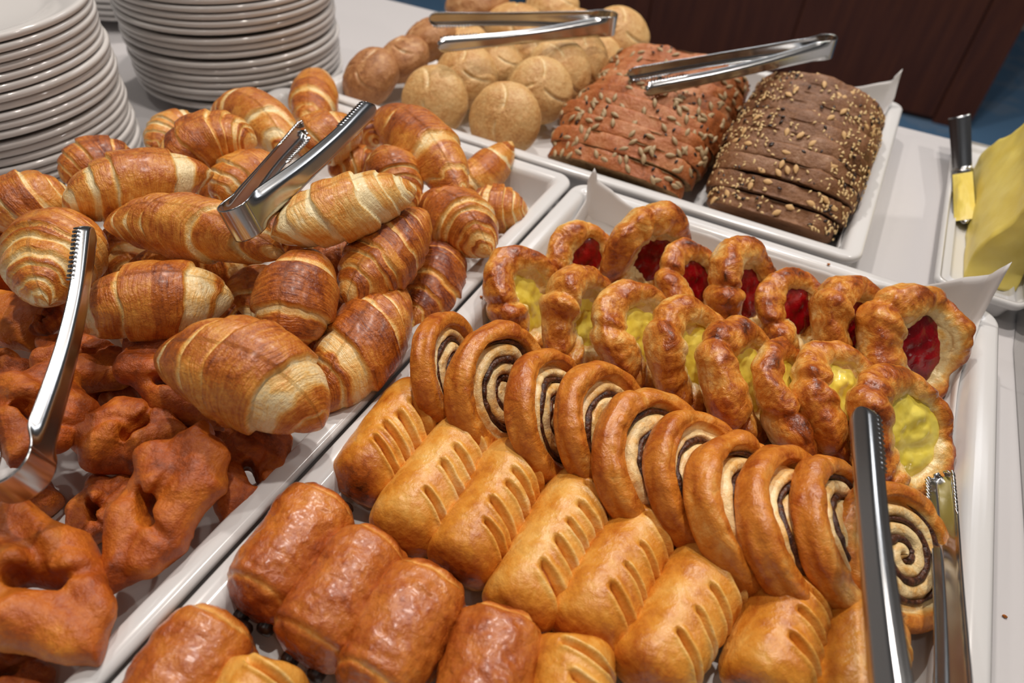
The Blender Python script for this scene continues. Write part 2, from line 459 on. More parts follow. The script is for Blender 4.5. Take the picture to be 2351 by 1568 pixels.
# paper liners
def liner(name, label, x0, x1, y0, y1, ml, mr, mn, mf, seed, slope=1.30, nx=110, ny=150, wav=0.0025, corners=()):
    xs = np.linspace(x0 - ml, x1 + mr, nx); ys = np.linspace(y0 - mn, y1 + mf, ny)
    X, Y = np.meshgrid(xs, ys, indexing='ij')
    exl, exr = np.maximum(0, x0 - X), np.maximum(0, X - x1)
    eyn, eyf = np.maximum(0, y0 - Y), np.maximum(0, Y - y1)
    for (cx, cy, amt, rad) in corners:
        k = 1 + amt * np.exp(-((X - cx) ** 2 + (Y - cy) ** 2) / rad ** 2)
        exl, exr, eyn, eyf = exl * k, exr * k, eyn * k, eyf * k
    ex = exl + exr; ey = eyn + eyf
    up = np.hypot(ex, ey)
    c, s = math.cos(slope), math.sin(slope)
    bl = sstep(0, 0.012, up)
    px = np.clip(X, x0, x1) + (exr - exl) * (c * bl + (1 - bl))
    py = np.clip(Y, y0, y1) + (eyf - eyn) * (c * bl + (1 - bl))
    pz = up * s * bl
    p = np.stack([X, Y, np.zeros_like(X)], -1)
    w = wav * (0.25 + 3 * np.clip(up / 0.03, 0, 1)) * 0.5
    pz = pz + np.abs(fbm(p, 28, seed)) * w * 0.6
    px = px - np.sign(exr - exl) * np.abs(noise(p, 24, seed + 3)) * w * sstep(0, .02, ex) * 1.2
    py = py - np.sign(eyf - eyn) * np.abs(noise(p, 24, seed + 5)) * w * sstep(0, .02, ey) * 1.2
    v = np.stack([px, py, pz + 0.0066], -1).reshape(-1, 3)
    lv, b = centred(v)
    o = obj(name, make_mesh(name, lv, grid_quads(nx, ny, False), M_PAPER), label=label, cat='paper', group='baking paper liners', loc=b)
    md = o.modifiers.new('thickness', 'SOLIDIFY'); md.thickness = 0.0002
    return o

i_ = 0.0215
liner('baking_paper', 'white baking paper lining the tray of danishes and cinnamon rolls', B0[0] + i_, B0[0] + TW - i_, B0[1] + i_, B0[1] + TL - i_, 0.016, 0.014, 0.01, 0.026, 3, corners=((B0[0] + 0.01, B0[1] + TL - 0.01, 0.8, .035), (B0[0] + TW, B0[1] + TL, 1.5, .055)))
liner('baking_paper', 'white baking paper under the croissants and twisted fried dough', A0[0] + i_, A0[0] + TW - i_, A0[1] + i_, A0[1] + TL - i_ - 0.06, 0.01, 0.016, 0.01, 0.002, 8)
liner('baking_paper', 'white baking paper under the rolls and sliced loaves, one corner sticking up', C0[0] + i_, C0[0] + TL - i_, C0[1] + i_, C0[1] + TW - i_, 0.012, 0.018, 0.004, 0.030, 12, corners=((C0[0] + TL, C0[1] + TW, 0.9, .05),))

# ------------------------------------------------------------------ plates
def plate_mesh(r):
    prof = [(0.0, 0.0035), (0.55 * r, 0.0035), (0.57 * r, 0.0), (0.60 * r, 0.0), (0.61 * r, 0.0035), (0.70 * r, 0.0060), (0.80 * r, 0.0095), (0.93 * r, 0.0125), (0.985 * r, 0.0138), (0.997 * r, 0.0150),
            (1.0 * r, 0.0168), (0.994 * r, 0.0184), (0.98 * r, 0.0190), (0.95 * r, 0.0185), (0.80 * r, 0.0150), (0.72 * r, 0.0118), (0.66 * r, 0.0085), (0.60 * r, 0.0072), (0.3 * r, 0.0068), (0.0, 0.0068)]
    n = 96
    a = np.linspace(0, 2 * np.pi, n + 1)[:-1]
    v = np.array([[(max(q, 1e-5) * np.cos(t), max(q, 1e-5) * np.sin(t), z) for t in a] for q, z in prof])
    return make_mesh('plate', v, fix_out(v, grid_quads(len(prof), n)), M_PLATE)

def plate_stack(cx, cy, r, count, pitch, seed, label, toplabel, group, drift=(0, 0)):
    rng = random.Random(seed); me = plate_mesh(r); z = 0.0002
    for k in range(count):
        ox, oy = rng.uniform(-0.0012, 0.0012) + drift[0] * k, rng.uniform(-0.0012, 0.0012) + drift[1] * k
        o = obj('plate', me, label=toplabel if k == count - 1 and toplabel else (label.replace('white round plate', 'bottommost white round plate') if k == 0 else label), cat='plate', group=group, loc=(cx + ox, cy + oy, z))
        z += pitch * (1.35 if rng.random() < 0.10 else 1.0)

plate_stack(-0.636, 0.283, 0.103, 20, 0.0064, 5, 'white round plate inside the stack standing beside the croissants', 'topmost white plate of the stack standing beside the croissants', 'plates stacked beside the croissants')
plate_stack(-0.610, 0.532, 0.108, 23, 0.0066, 2, 'white round plate of the wide stack standing behind the croissants', None, 'plates stacked behind the croissants')
_p = P(196, 48, 0.012)
plate_stack(_p[0] - 0.02, _p[1] + 0.105, 0.105, 16, 0.0070, 9, 'white round plate of the shaded stack behind the two other plate stacks', None, 'plates stacked at the back of the table')
# ------------------------------------------------------------------ croissants
def croissant(label, a, m, b, R, seed, pale=0.0, roll=0.0, tilt=0.13, squash=0.92, amp=0.15):
    """a, m, b: (px, py, z) of one tip, the middle and the other tip"""
    rng = np.random.default_rng(seed * 31 + 5)
    pt = rng.uniform(0.66, 0.84)
    extra = 2 if seed in (2, 3, 8, 14, 27) else 0
    A, Mi, B = P(*a), P(*m), P(*b)
    nS, nT = 170, 72
    s = np.sin(np.linspace(-np.pi / 2, np.pi / 2, nS)) * 0.45 + np.linspace(-1, 1, nS) * 0.55
    t = (s + 1) / 2
    ctl = 2 * Mi - 0.5 * (A + B)
    cpt = ((1 - t) ** 2)[:, None] * A + (2 * t * (1 - t))[:, None] * ctl + (t ** 2)[:, None] * B
    tan = nrm(2 * (1 - t)[:, None] * (ctl - A) + 2 * t[:, None] * (B - ctl))
    up = np.array([0.0, -0.25, 1.0])
    n1 = nrm(up - (tan @ up)[:, None] * tan); n2 = np.cross(tan, n1)
    L = np.linalg.norm(B - A)
    th = np.linspace(0, 2 * np.pi, nT + 1)[:-1]
    S, TH = np.meshgrid(s, th, indexing='ij')
    ph = roll
    loc = np.stack([S * L / 2, R * np.cos(TH), R * np.sin(TH)], -1)
    wob = 0.035 * noise(loc, 60, seed) + 0.02 * noise(loc, 130, seed + 1)
    se = S + tilt * np.cos(TH - ph) + 0.35 * tilt * np.sin(2 * TH + ph) + wob + rng.uniform(-0.10, 0.10)
    u = np.abs(se)
    e = np.clip(1 - np.abs(S) ** 2.0, 0, 1) ** pt
    bake = np.zeros_like(u); shp = np.zeros_like(u)
    for side in (-1, 1):
        nb = int(rng.integers(2, 5)) + extra
        w = np.array([rng.uniform(0.5, 1.1)] + [rng.uniform(0.6, 1.4) for _ in range(nb)]) * np.linspace(1.1, 0.65, nb + 1)
        ed = np.concatenate([[0], np.cumsum(w)]); ed = ed / ed[-1] * 1.03
        for k in range(nb + 1):
            tone = rng.uniform(-0.12, 0.14)
            lo, hi = ed[k], ed[k + 1]
            wd = rng.uniform(0.5, 0.8) if rng.random() < 0.22 else rng.uniform(0.10, 0.34)
            v = (u - lo) / (hi - lo)
            inb = ((v >= 0) & (v < 1) if k < nb else (v >= 0)) & ((se > 0) == (side > 0))
            vv = np.clip(v, 0, 1)
            ew = 1 - 0.018 / (hi - lo)
            sh = (vv ** 0.7 if k else 0.6 + 0.4 * vv) * (1 - 0.5 * sstep(ew, 1.0, vv))
            bk = (sstep(wd - 0.14, wd + 0.06, vv + 0.08 * noise(loc, 90, seed + 50)) if k else 1.0) * (1 - 0.8 * sstep(ew - 0.03, 1.0, vv))
            shp = np.where(inb, sh, shp); bake = np.where(inb, 0.06 + 0.52 * bk + tone * (0.3 + 0.7 * bk), bake)
    stepw = amp * np.clip(1.15 - 0.35 * u, 0.5, 2)
    r = R * e * (1 + stepw * (shp - 0.5)) * (1 + 0.05 * noise(loc, 45, seed + 2) + 0.022 * noise(loc, 120, seed + 3))
    cz = np.cos(TH)
    pos = cpt[:, None, :] + (r * np.cos(TH) * squash)[..., None] * n1[:, None, :] + (r * np.sin(TH))[..., None] * n2[:, None, :]
    bake = bake + 0.13 * np.cos(TH) + 0.16 * fbm(loc, 70, seed + 9, 2) - 0.01 - pale
    luv = np.stack([u * L / 2, TH * R, np.full_like(u, seed * 3.7)], -1)
    lv, base = centred(pos)
    q = fix_out(lv, grid_quads(nS, nT))
    obj('croissant', make_mesh('croissant', lv, q, M_CROISSANT, {'bake': bake.ravel(), 'luv': luv.reshape(-1, 3)}), label=label, cat='croissant', group='croissants heaped in the tray', loc=base)

CR = [
 # label, tip, middle, tip, radius, seed, pale, roll
 ('pale half-baked croissant with a crinkled cream side lying on top of the heap', (622, 545, .098), (790, 478, .104), (955, 432, .098), .0200, 1, .26, .4),
 ('glossy brown croissant with dark ridges lying below the pale croissant', (975, 486, .070), (885, 585, .072), (795, 700, .066), .0225, 2, -.10, 2.0),
 ('croissant with a coiled swirl tip pointing out over the tray rim', (955, 462, .058), (1050, 505, .056), (1128, 588, .050), .0235, 3, -.02, 1.0),
 ('smooth golden croissant tucked behind the swirl-tipped one at the tray rim', (1060, 470, .040), (1140, 480, .036), (1212, 480, .034), .0200, 4, .0, .5),
 ('large croissant with a split open pale band in front of the bread rolls', (862, 262, .072), (968, 330, .076), (1062, 455, .070), .0235, 5, -.05, 2.6),
 ('small horn-shaped croissant pointing away in the empty tray corner', (1035, 440, .034), (1110, 400, .034), (1176, 325, .040), .0180, 6, .04, .3),
 ('croissant standing with its tip up between the pale and the split croissants', (882, 332, .086), (905, 400, .072), (955, 480, .060), .0190, 7, -.06, 1.4),
 ('dark glazed croissant lying low along the inner tray wall', (1010, 548, .036), (1000, 645, .034), (942, 760, .030), .0210, 8, -.16, 2.2),
 ('croissant with diagonal wrinkled bands leaning on the tray wall near the fried dough', (925, 660, .052), (835, 790, .050), (728, 950, .036), .0235, 9, .02, .8),
 ('upright croissant with a loose flap above the large front croissant', (722, 580, .078), (680, 690, .076), (655, 815, .062), .0230, 10, -.02, 2.8),
 ('long slim croissant lying under the bow of the tongs', (238, 520, .086), (440, 522, .090), (655, 588, .086), .0195, 11, .05, .9),
 ('plump croissant with a pale torn end in the middle of the heap', (172, 752, .068), (360, 690, .076), (538, 690, .066), .0230, 12, .05, 2.2),
 ('largest croissant, pale-tipped, lying on the fried dough at the front', (356, 828, .074), (580, 862, .080), (738, 985, .052), .0270, 13, .05, .6),
 ('shell-like croissant with fine layers behind the jaws of the left tongs', (205, 520, .072), (128, 585, .080), (112, 702, .078), .0260, 14, -.02, 1.7),
 ('croissant with a fat left end and narrow right tip beside the plate stack', (148, 490, .082), (300, 425, .092), (492, 398, .086), .0225, 15, .04, 2.6),
 ('croissant at the tray edge below the nearer plate stack', (-40, 520, .070), (70, 470, .074), (160, 450, .068), .0225, 16, .06, .3),
 ('dark brown croissant half hidden behind the fat-ended one', (150, 420, .070), (225, 375, .072), (320, 372, .066), .0200, 17, -.14, 1.9),
 ('glossy croissant with a wrapped tip in front of the wide plate stack', (372, 385, .078), (485, 325, .084), (590, 335, .078), .0225, 18, -.03, .6),
 ('small croissant at the back corner below the wide plate stack', (350, 345, .050), (400, 305, .050), (470, 285, .050), .0190, 19, .08, 2.4),
 ('pale croissant with a folded open top behind the tongs', (480, 265, .058), (590, 275, .062), (668, 360, .058), .0240, 20, .12, 1.2),
 ('farthest croissant, standing at the tray end next to the bread rolls', (720, 172, .040), (722, 228, .048), (712, 305, .046), .0215, 21, .0, 2.0),
 ('croissant with an open seam lying between the two arms of the tongs', (690, 360, .070), (745, 318, .076), (830, 300, .070), .0210, 22, -.02, .8),
 ('golden croissant showing its round back below the rear tong arm', (500, 470, .066), (560, 410, .070), (650, 372, .064), .0200, 23, .04, 2.2),
 ('croissant partly hidden behind the tong tip and the split croissant', (775, 300, .050), (840, 305, .052), (870, 330, .050), .0200, 24, -.04, 1.0),
 ('croissant showing only a pale strip beneath the upright one', (560, 640, .046), (590, 680, .046), (585, 770, .040), .0200, 25, .10, .4),
 ('croissant deep in the heap under the long slim one', (290, 610, .050), (430, 620, .046), (600, 600, .044), .0200, 26, -.06, 1.5),
 ('dark croissant showing through the gap right of the bow of the tongs', (560, 560, .060), (650, 520, .066), (720, 450, .060), .0190, 27, -.10, 2.9),
 ('croissant at the bottom of the heap below the glossy ridged one', (700, 700, .034), (740, 740, .030), (700, 860, .026), .0200, 28, -.08, .9),
 ('croissant at the bottom of the heap beside the plump one', (430, 760, .036), (530, 745, .036), (620, 790, .032), .0200, 29, .0, 2.1),
 ('croissant deep in the heap between the shell-like and the long slim one', (200, 600, .050), (270, 590, .046), (330, 640, .040), .0200, 30, .0, 1.3),
 ('croissant deep in the heap below the left end of the pale one', (720, 560, .050), (770, 590, .046), (800, 520, .040), .0200, 31, -.06, .3),
 ('croissant deep in the heap behind the tip of the standing croissant', (760, 400, .050), (815, 385, .048), (870, 400, .044), .0200, 32, .0, 2.3),
 ('croissant deep in the heap beside the bow of the tongs', (470, 420, .050), (520, 450, .050), (560, 490, .046), .0200, 33, .0, 1.9),
 ('croissant at the very bottom below the plump and the largest ones', (280, 790, .036), (340, 775, .034), (400, 800, .030), .0190, 34, -.04, 2.7),
]
for (lb, a, m, b, R, sd, pl, ro) in CR:
    croissant(lb, a, m, b, R, sd, pl, ro)

# ------------------------------------------------------------------ twisted fried dough
def capsule(Pt, a, b, ra, rb, flat=(1, 1, 1)):
    f = np.array(flat); a = np.array(a) * f; b = np.array(b) * f; X = Pt * f
    ab = b - a; t = np.clip(((X - a) @ ab) / (ab @ ab), 0, 1)
    return np.linalg.norm(X - a - t[..., None] * ab, axis=-1) - (ra + (rb - ra) * t)

def smin(a, b, k):
    h = np.clip(0.5 + 0.5 * (b - a) / k, 0, 1)
    return b * (1 - h) + a * h - k * h * (1 - h)

def knot_mesh(seed):
    """a diamond of dough, slit in the middle, one end pulled through the slit; about 110 x 80 mm, in millimetres"""
    rng = np.random.default_rng(seed)
    j = lambda s: rng.uniform(-s, s)
    h = 1.7
    xs = [np.arange(lo, hi, h) for lo, hi in ((-52, 52), (-70, 70), (-28, 34))]
    G = np.stack(np.meshgrid(*xs, indexing='ij'), -1)
    G = G + 3.5 * np.stack([noise(G, 0.03, seed + k) for k in range(3)], -1)
    G[..., 2] -= 0.0022 * G[..., 1] ** 2 * j(1) + 0.005 * G[..., 0] ** 2 * j(1)
    poly = np.array([(6 + j(5), 58), (33 + j(3), 12 + j(8)), (26 + j(4), -22), (-6 + j(5), -58), (-34 + j(3), -8 + j(8)), (-24 + j(4), 26)])
    d2 = np.full(G.shape[:3], -1e9)
    for k in range(6):
        a_, b_ = poly[k], poly[(k + 1) % 6]
        nn = np.array([-(b_ - a_)[1], (b_ - a_)[0]]); nn = nn / np.linalg.norm(nn)
        if nn @ (a_) < 0: nn = -nn
        d2 = np.maximum(d2, (G[..., 0] - a_[0]) * nn[0] + (G[..., 1] - a_[1]) * nn[1])
    rz = 14.5
    D = np.hypot(np.maximum(d2 + rz, 0), G[..., 2] * 1.05) - rz
    def add(d, k=3):
        nonlocal D
        D = smin(D, d, k)
    def cutout(d, k=3):
        nonlocal D
        D = -smin(-D, d, k)
    # lobes folded over the slit
    add(capsule(G, (-16, 26, 6), (-4 + j(3), 8, 10), 12.5, 11), 3)
    add(capsule(G, (14, 38, 2), (16 + j(3), 10, 6), 10, 10.5), 3)
    add(capsule(G, (-14, -12, 5), (-4, -38, 3), 13, 11), 3)
    add(capsule(G, (14, -8, 4), (10, -34, 4), 11, 10), 3)
    # the slit and the creases running out of it
    hx, hy = j(4), -6 + j(4)
    for zz in (-1, 1):
        cutout(capsule(G, (hx - 7, hy + 7, zz * 9), (hx + 3, hy - 7, zz * 9), 5.0, 4.6, (1, 1, 0.5)), 4)
    cr = [(10, 44, 15), (6 + j(2), 22, 18), (hx + 5, hy + 10, 16), (hx, hy, 10)]
    for k in range(3):
        cutout(capsule(G, cr[k], cr[k + 1], 2.0, 2.8), 4)
    cr = [(hx + 2, hy - 4, 10), (hx + 14, hy - 12, 14), (24, -20, 10)]
    for k in range(2):
        cutout(capsule(G, cr[k], cr[k + 1], 2.4, 1.8), 4)
    cutout(capsule(G, (-12, -2 + j(4), 17), (-26, 4, 13), 2.4, 2.0), 3)
    o = np.array([x[0] for x in xs])
    v, q = surface_nets(D, o, h)
    for _ in range(1):   # relax
        acc = np.zeros_like(v); c = np.zeros(len(v))
        for k in range(4):
            for d in (1, 3):
                np.add.at(acc, q[:, k], v[q[:, (k + d) % 4]]); np.add.at(c, q[:, k], 1)
        v = 0.5 * v + 0.5 * acc / c[:, None]
    q = fix_out(v, q)
    n = vert_normals(v, q)
    wv = v + 6 * np.stack([noise(v, 0.05, seed + 40 + k) for k in range(3)], -1)
    v = v + n * (1.0 * fbm(v, 0.05, seed + 3)[:, None] + 0.55 * (1 - 2 * np.abs(noise(wv * np.array([1.2, .4, 1]), 0.085, seed + 5)) ** 0.7)[:, None] + 0.35 * fbm(v, 0.35, seed + 6)[:, None])
    bake = 0.54 + 0.30 * fbm(v, 0.045, seed + 8) + 0.04 * n[:, 2]
    return make_mesh('fried_twist', v * 0.001, q, M_FRIED, {'bake': bake})

KN = [knot_mesh(100 + k * 7) for k in range(6)]
def knot(label, ta, tb, za, zb, mesh, roll=0.0, wide=1.0, thick=0.62):
    """ta, tb: pixels of the two pointed ends, za, zb their heights"""
    a, b = P(*ta, za), P(*tb, zb)
    y = b - a; L = np.linalg.norm(y) / 0.118; y = nrm(y)
    up = nrm(np.array([0, 0, 1.0]) - y[2] * y); x = np.cross(y, up)
    c, s = math.cos(roll), math.sin(roll)
    x, up = c * x + s * up, -s * x + c * up
    o = obj('fried_dough_twist', KN[mesh], label=label, cat='pastry', group='twisted fried dough in the tray')
    m = (a + b) / 2
    o.matrix_world = Matrix([[x[i] * L * wide, y[i] * L, up[i] * thick, m[i]] for i in range(3)] + [[0, 0, 0, 1]])

knot('fried dough twist with an open slit and two pointed ends beside the tray rim', (262, 1380), (482, 975), .030, .056, 0, .12, 1.05, .85)
knot('fried dough twist with a pointed corner at the front, by the tray rim', (242, 1545), (-70, 1165), .034, .052, 4, -.1, .95, .95)
knot('fried dough twist with a raised loop above the one with an open slit', (455, 985), (122, 1010), .032, .044, 2, .3, 1.15, .80)
knot('small fried dough twist standing against the tray wall under the largest croissant', (520, 1215), (628, 965), .024, .034, 3, -.35, 1.2, .66)
knot('smooth fried dough twist under the pale tip of the largest croissant', (530, 975), (272, 758), .034, .062, 1, .1, 1.0, .70)
knot('fried dough twist with a dark hole in front of the plump croissant', (318, 862), (60, 800), .040, .046, 5, -.2, 1.25, .75)
knot('fried dough twist lying under the arm of the left tongs', (60, 1090), (110, 830), .048, .060, 2, -.3, 1.45, .80)
knot('fried dough twist at the tray edge beneath the shell-like croissant', (90, 800), (-10, 540), .036, .056, 3, .2, 1.3, .85)
knot('fried dough twist showing only its dark side behind the pointed twists', (150, 1280), (300, 1080), .014, .022, 4, 0, 1.1, .60)
knot('fried dough twist lying on the paper in the front corner of the tray', (135, 1590), (-90, 1500), .016, .020, 5, 0, 1.0, .62)
knot('fried dough twist hidden mostly by the left tongs and its neighbours', (-60, 820), (60, 900), .034, .040, 1, .2, 1.0, .60)
knot('small fried dough end sticking out beside the plump croissant', (75, 770), (150, 715), .050, .054, 0, 0, 1.1, .42)
knot('fried dough twist low in the tray below the bow of the left tongs', (-40, 1180), (150, 1130), .014, .018, 3, 0, 1.3, .60)
knot('fried dough twist lying flat on the paper below the largest croissant', (400, 1010), (560, 985), .014, .018, 2, 0, 1.4, .60)
knot('fried dough twist lying flat deep between the other twists', (180, 940), (330, 890), .018, .022, 0, 0, 1.4, .60)
# ------------------------------------------------------------------ danishes
def place(o, pos, n, roll=0.0, up=(0, 0, 1), scale=1.0):
    Fm = frame(np.array(n, float), np.array(up, float))
    c, s = math.cos(roll), math.sin(roll)
    Fm = Fm @ np.array([[c, -s, 0], [s, c, 0], [0, 0, 1]]) * scale
    m = Matrix([[*Fm[i], pos[i]] for i in range(3)] + [[0, 0, 0, 1]])
    o.matrix_world = m

def danish_meshes(seed, filling):
    """local millimetres: z is the open face, thick fold towards -x"""
    rng = np.random.default_rng(seed)
    nT = 150
    th = np.linspace(0, 2 * np.pi, nT + 1)[:-1]
    ring = np.stack([np.cos(th), np.sin(th), np.zeros(nT)], -1)
    a = 8.6 * (1 + 0.42 * np.cos(th - np.pi) + 0.16 * noise(ring, 1.3, seed) + 0.06 * noise(ring, 4, seed + 1))
    rc = 24.0 * (1 + 0.08 * np.cos(2 * (th - np.pi / 2)) + 0.13 * noise(ring, 1.2, seed + 2) + 0.03 * noise(ring, 4, seed + 3))
    zr = 4.5 * noise(ring, 1.3, seed + 4) + 0.8 * noise(ring, 4, seed + 6)
    f1, f2 = rng.uniform(-0.5, 0.5) + np.pi * 0.8, rng.uniform(-0.5, 0.5) - np.pi * 0.75
    for fa in (f1, f2):   # deep creases where the corners were folded in
        d = np.angle(np.exp(1j * (th - fa)))
        a = a * (1 - 0.20 * np.exp(-(d / 0.09) ** 2) + 0.14 * np.exp(-((d - 0.26) / 0.16) ** 2))
    b_ = np.linspace(0.02, 1, 8)[:-1]; psi = np.radians(np.linspace(-90, 158, 52)); inn = np.linspace(0, 1, 14)[1:]
    rows = []; bk = []
    for t in b_: rows.append((rc * t, -a * 0.9)); bk.append(np.full(nT, 0.30))
    for p in psi:
        rows.append((rc + a * np.cos(p), a * np.sin(p) * (0.9 if p < 0 else 1.05) + zr * sstep(-1.2, 0.8, p)))
        bk.append(0.24 + 0.42 * np.exp(-((np.degrees(p) - 48) / 52) ** 2) * np.ones(nT) - 0.26 * sstep(95, 150, np.degrees(p)))
    r0, z0 = rows[-1]
    for t in inn: rows.append((r0 * (1 - t) + 0.05, z0 * (1 - t) ** 2 - 1.5 * t)); bk.append(np.full(nT, 0.10))
    rho = np.array([r for r, z in rows]); Z = np.array([z for r, z in rows]); bake = np.array(bk)
    X, Y = rho * np.cos(th), rho * np.sin(th)
    v = np.stack([X, Y, Z], -1)
    nU = len(rows)
    q = grid_quads(nU, nT)
    vf = v.reshape(-1, 3)
    q = fix_out(vf, q)
    n = vert_normals(vf, q)
    tube = np.zeros((nU, nT)); tube[8:7 + 50] = 1; tube = tube.reshape(-1)
    sp = vf + 5 * np.stack([noise(vf, 0.06, seed + 30), noise(vf, 0.06, seed + 31), noise(vf, 0.06, seed + 32)], -1)
    rid = 1 - np.abs(noise(sp, 0.075, seed + 7)) * 2
    d = 1.0 * rid * tube + 0.7 * fbm(vf, 0.12, seed + 9) * tube + 0.35 * noise(vf, 0.45, seed + 10)
    vf = vf + n * d[:, None]
    bake = bake.reshape(-1) + 0.30 * fbm(vf, 0.08, seed + 12) + 0.12 * rid * tube
    kf = rng.uniform(0.006, 0.010)
    warp = lambda p: np.stack([p[:, 0] * 0.98, p[:, 1], p[:, 2] + kf * p[:, 0] ** 2 * np.where(p[:, 0] < 0, 1.15, 0.55) - 2.0], -1)
    me = make_mesh('danish_pastry', warp(vf) * 0.001, q, M_DANISH, {'bake': bake})
    # filling: a lens filling the pocket
    nr = 22
    rr = np.linspace(0.001, 1, nr)
    edge = rc - a * 0.50
    X = rr[:, None] * edge * np.cos(th); Y = rr[:, None] * edge * np.sin(th)
    top = np.stack([X, Y, 1.6 + 1.8 * (1 - rr[:, None] ** 2) - 2.2 * rr[:, None] ** 6 + 0 * X], -1)
    lump = (2.4 if filling is M_CUSTARD else 1.5)
    top[..., 2] += lump * fbm(top, 0.13, seed + 20, 2) * (1 - rr[:, None] ** 4)
    bot = top[::-1].copy(); bot[..., 2] = -1.0
    v2 = np.concatenate([top, bot]).reshape(-1, 3)
    q2 = fix_out(v2, grid_quads(2 * nr, nT))
    me2 = make_mesh('filling', warp(v2) * 0.001, q2, filling)
    return me, me2

def danish(label, px, py, z, n, roll, seed, filling, scale=1.0):
    jam = filling is M_JAM
    t = thing('jam_danish' if jam else 'custard_danish', label, 'danish', 'red jam danishes in a row' if jam else 'custard danishes in a row')
    me, me2 = danish_meshes(seed, filling)
    obj('pastry', me, t); obj('jam_filling' if jam else 'custard_filling', me2, t)
    place(t, P(px, py, z), facing(px, py, *n), roll, scale=scale)

JAM = [
 ('jam danish at the start of the jam row, by the folded paper corner', 1340, 612, .030, (38, -25), .2, 1.02),
 ('jam danish lying highest in its row, wide open red centre', 1487, 590, .040, (33, -35), -.5, 1.05),
 ('third jam danish from the folded paper corner, with a narrow red centre', 1590, 655, .036, (46, -5), .1, 1.00),
 ('fourth jam danish from the folded paper corner, with a dark brown rim', 1708, 668, .038, (44, -5), -.2, 1.04),
 ('third jam danish from the tray corner by the butter, half covered', 1828, 722, .036, (48, -4), .3, 1.00),
 ('second jam danish from the tray corner by the butter, with a folded top', 1948, 748, .036, (48, -4), -.1, .98),
 ('jam danish with a burnt brown rim in the tray corner by the butter', 2098, 800, .036, (42, -12), .1, 1.22),
]
for k, (lb, px, py, z, nn, ro, s_) in enumerate(JAM):
    danish(lb, px, py, z, nn, ro, 300 + 11 * k, M_JAM, s_ * 1.06)
CUS = [
 ('custard danish at the start of the custard row, next to the tray wall', 1208, 695, .030, (42, 0), .1, 1.03),
 ('second custard danish from the tray wall, with a dark notched edge', 1332, 738, .034, (44, -5), -.3, 1.02),
 ('third custard danish from the tray wall, with a shallow custard hollow', 1472, 775, .034, (43, -2), .2, 1.02),
 ('custard danish with a pointed dough corner sticking out', 1592, 832, .034, (44, -2), 0, 1.06),
 ('custard danish with a pale fold and a narrow strip of custard', 1712, 876, .036, (52, 0), -.15, 1.05),
 ('custard danish turned away so that only its shiny brown fold shows', 1815, 915, .034, (68, 0), .3, 1.05),
 ('custard danish with a broad brown fold behind the tong tip', 1935, 915, .038, (50, 0), .1, 1.10),
 ('custard danish at the end of its row, between the tong jaws and the tray wall', 2080, 995, .038, (46, -8), -.1, 1.12),
]
for k, (lb, px, py, z, nn, ro, s_) in enumerate(CUS):
    danish(lb, px, py, z, nn, ro, 500 + 13 * k, M_CUSTARD, s_ * 1.09)

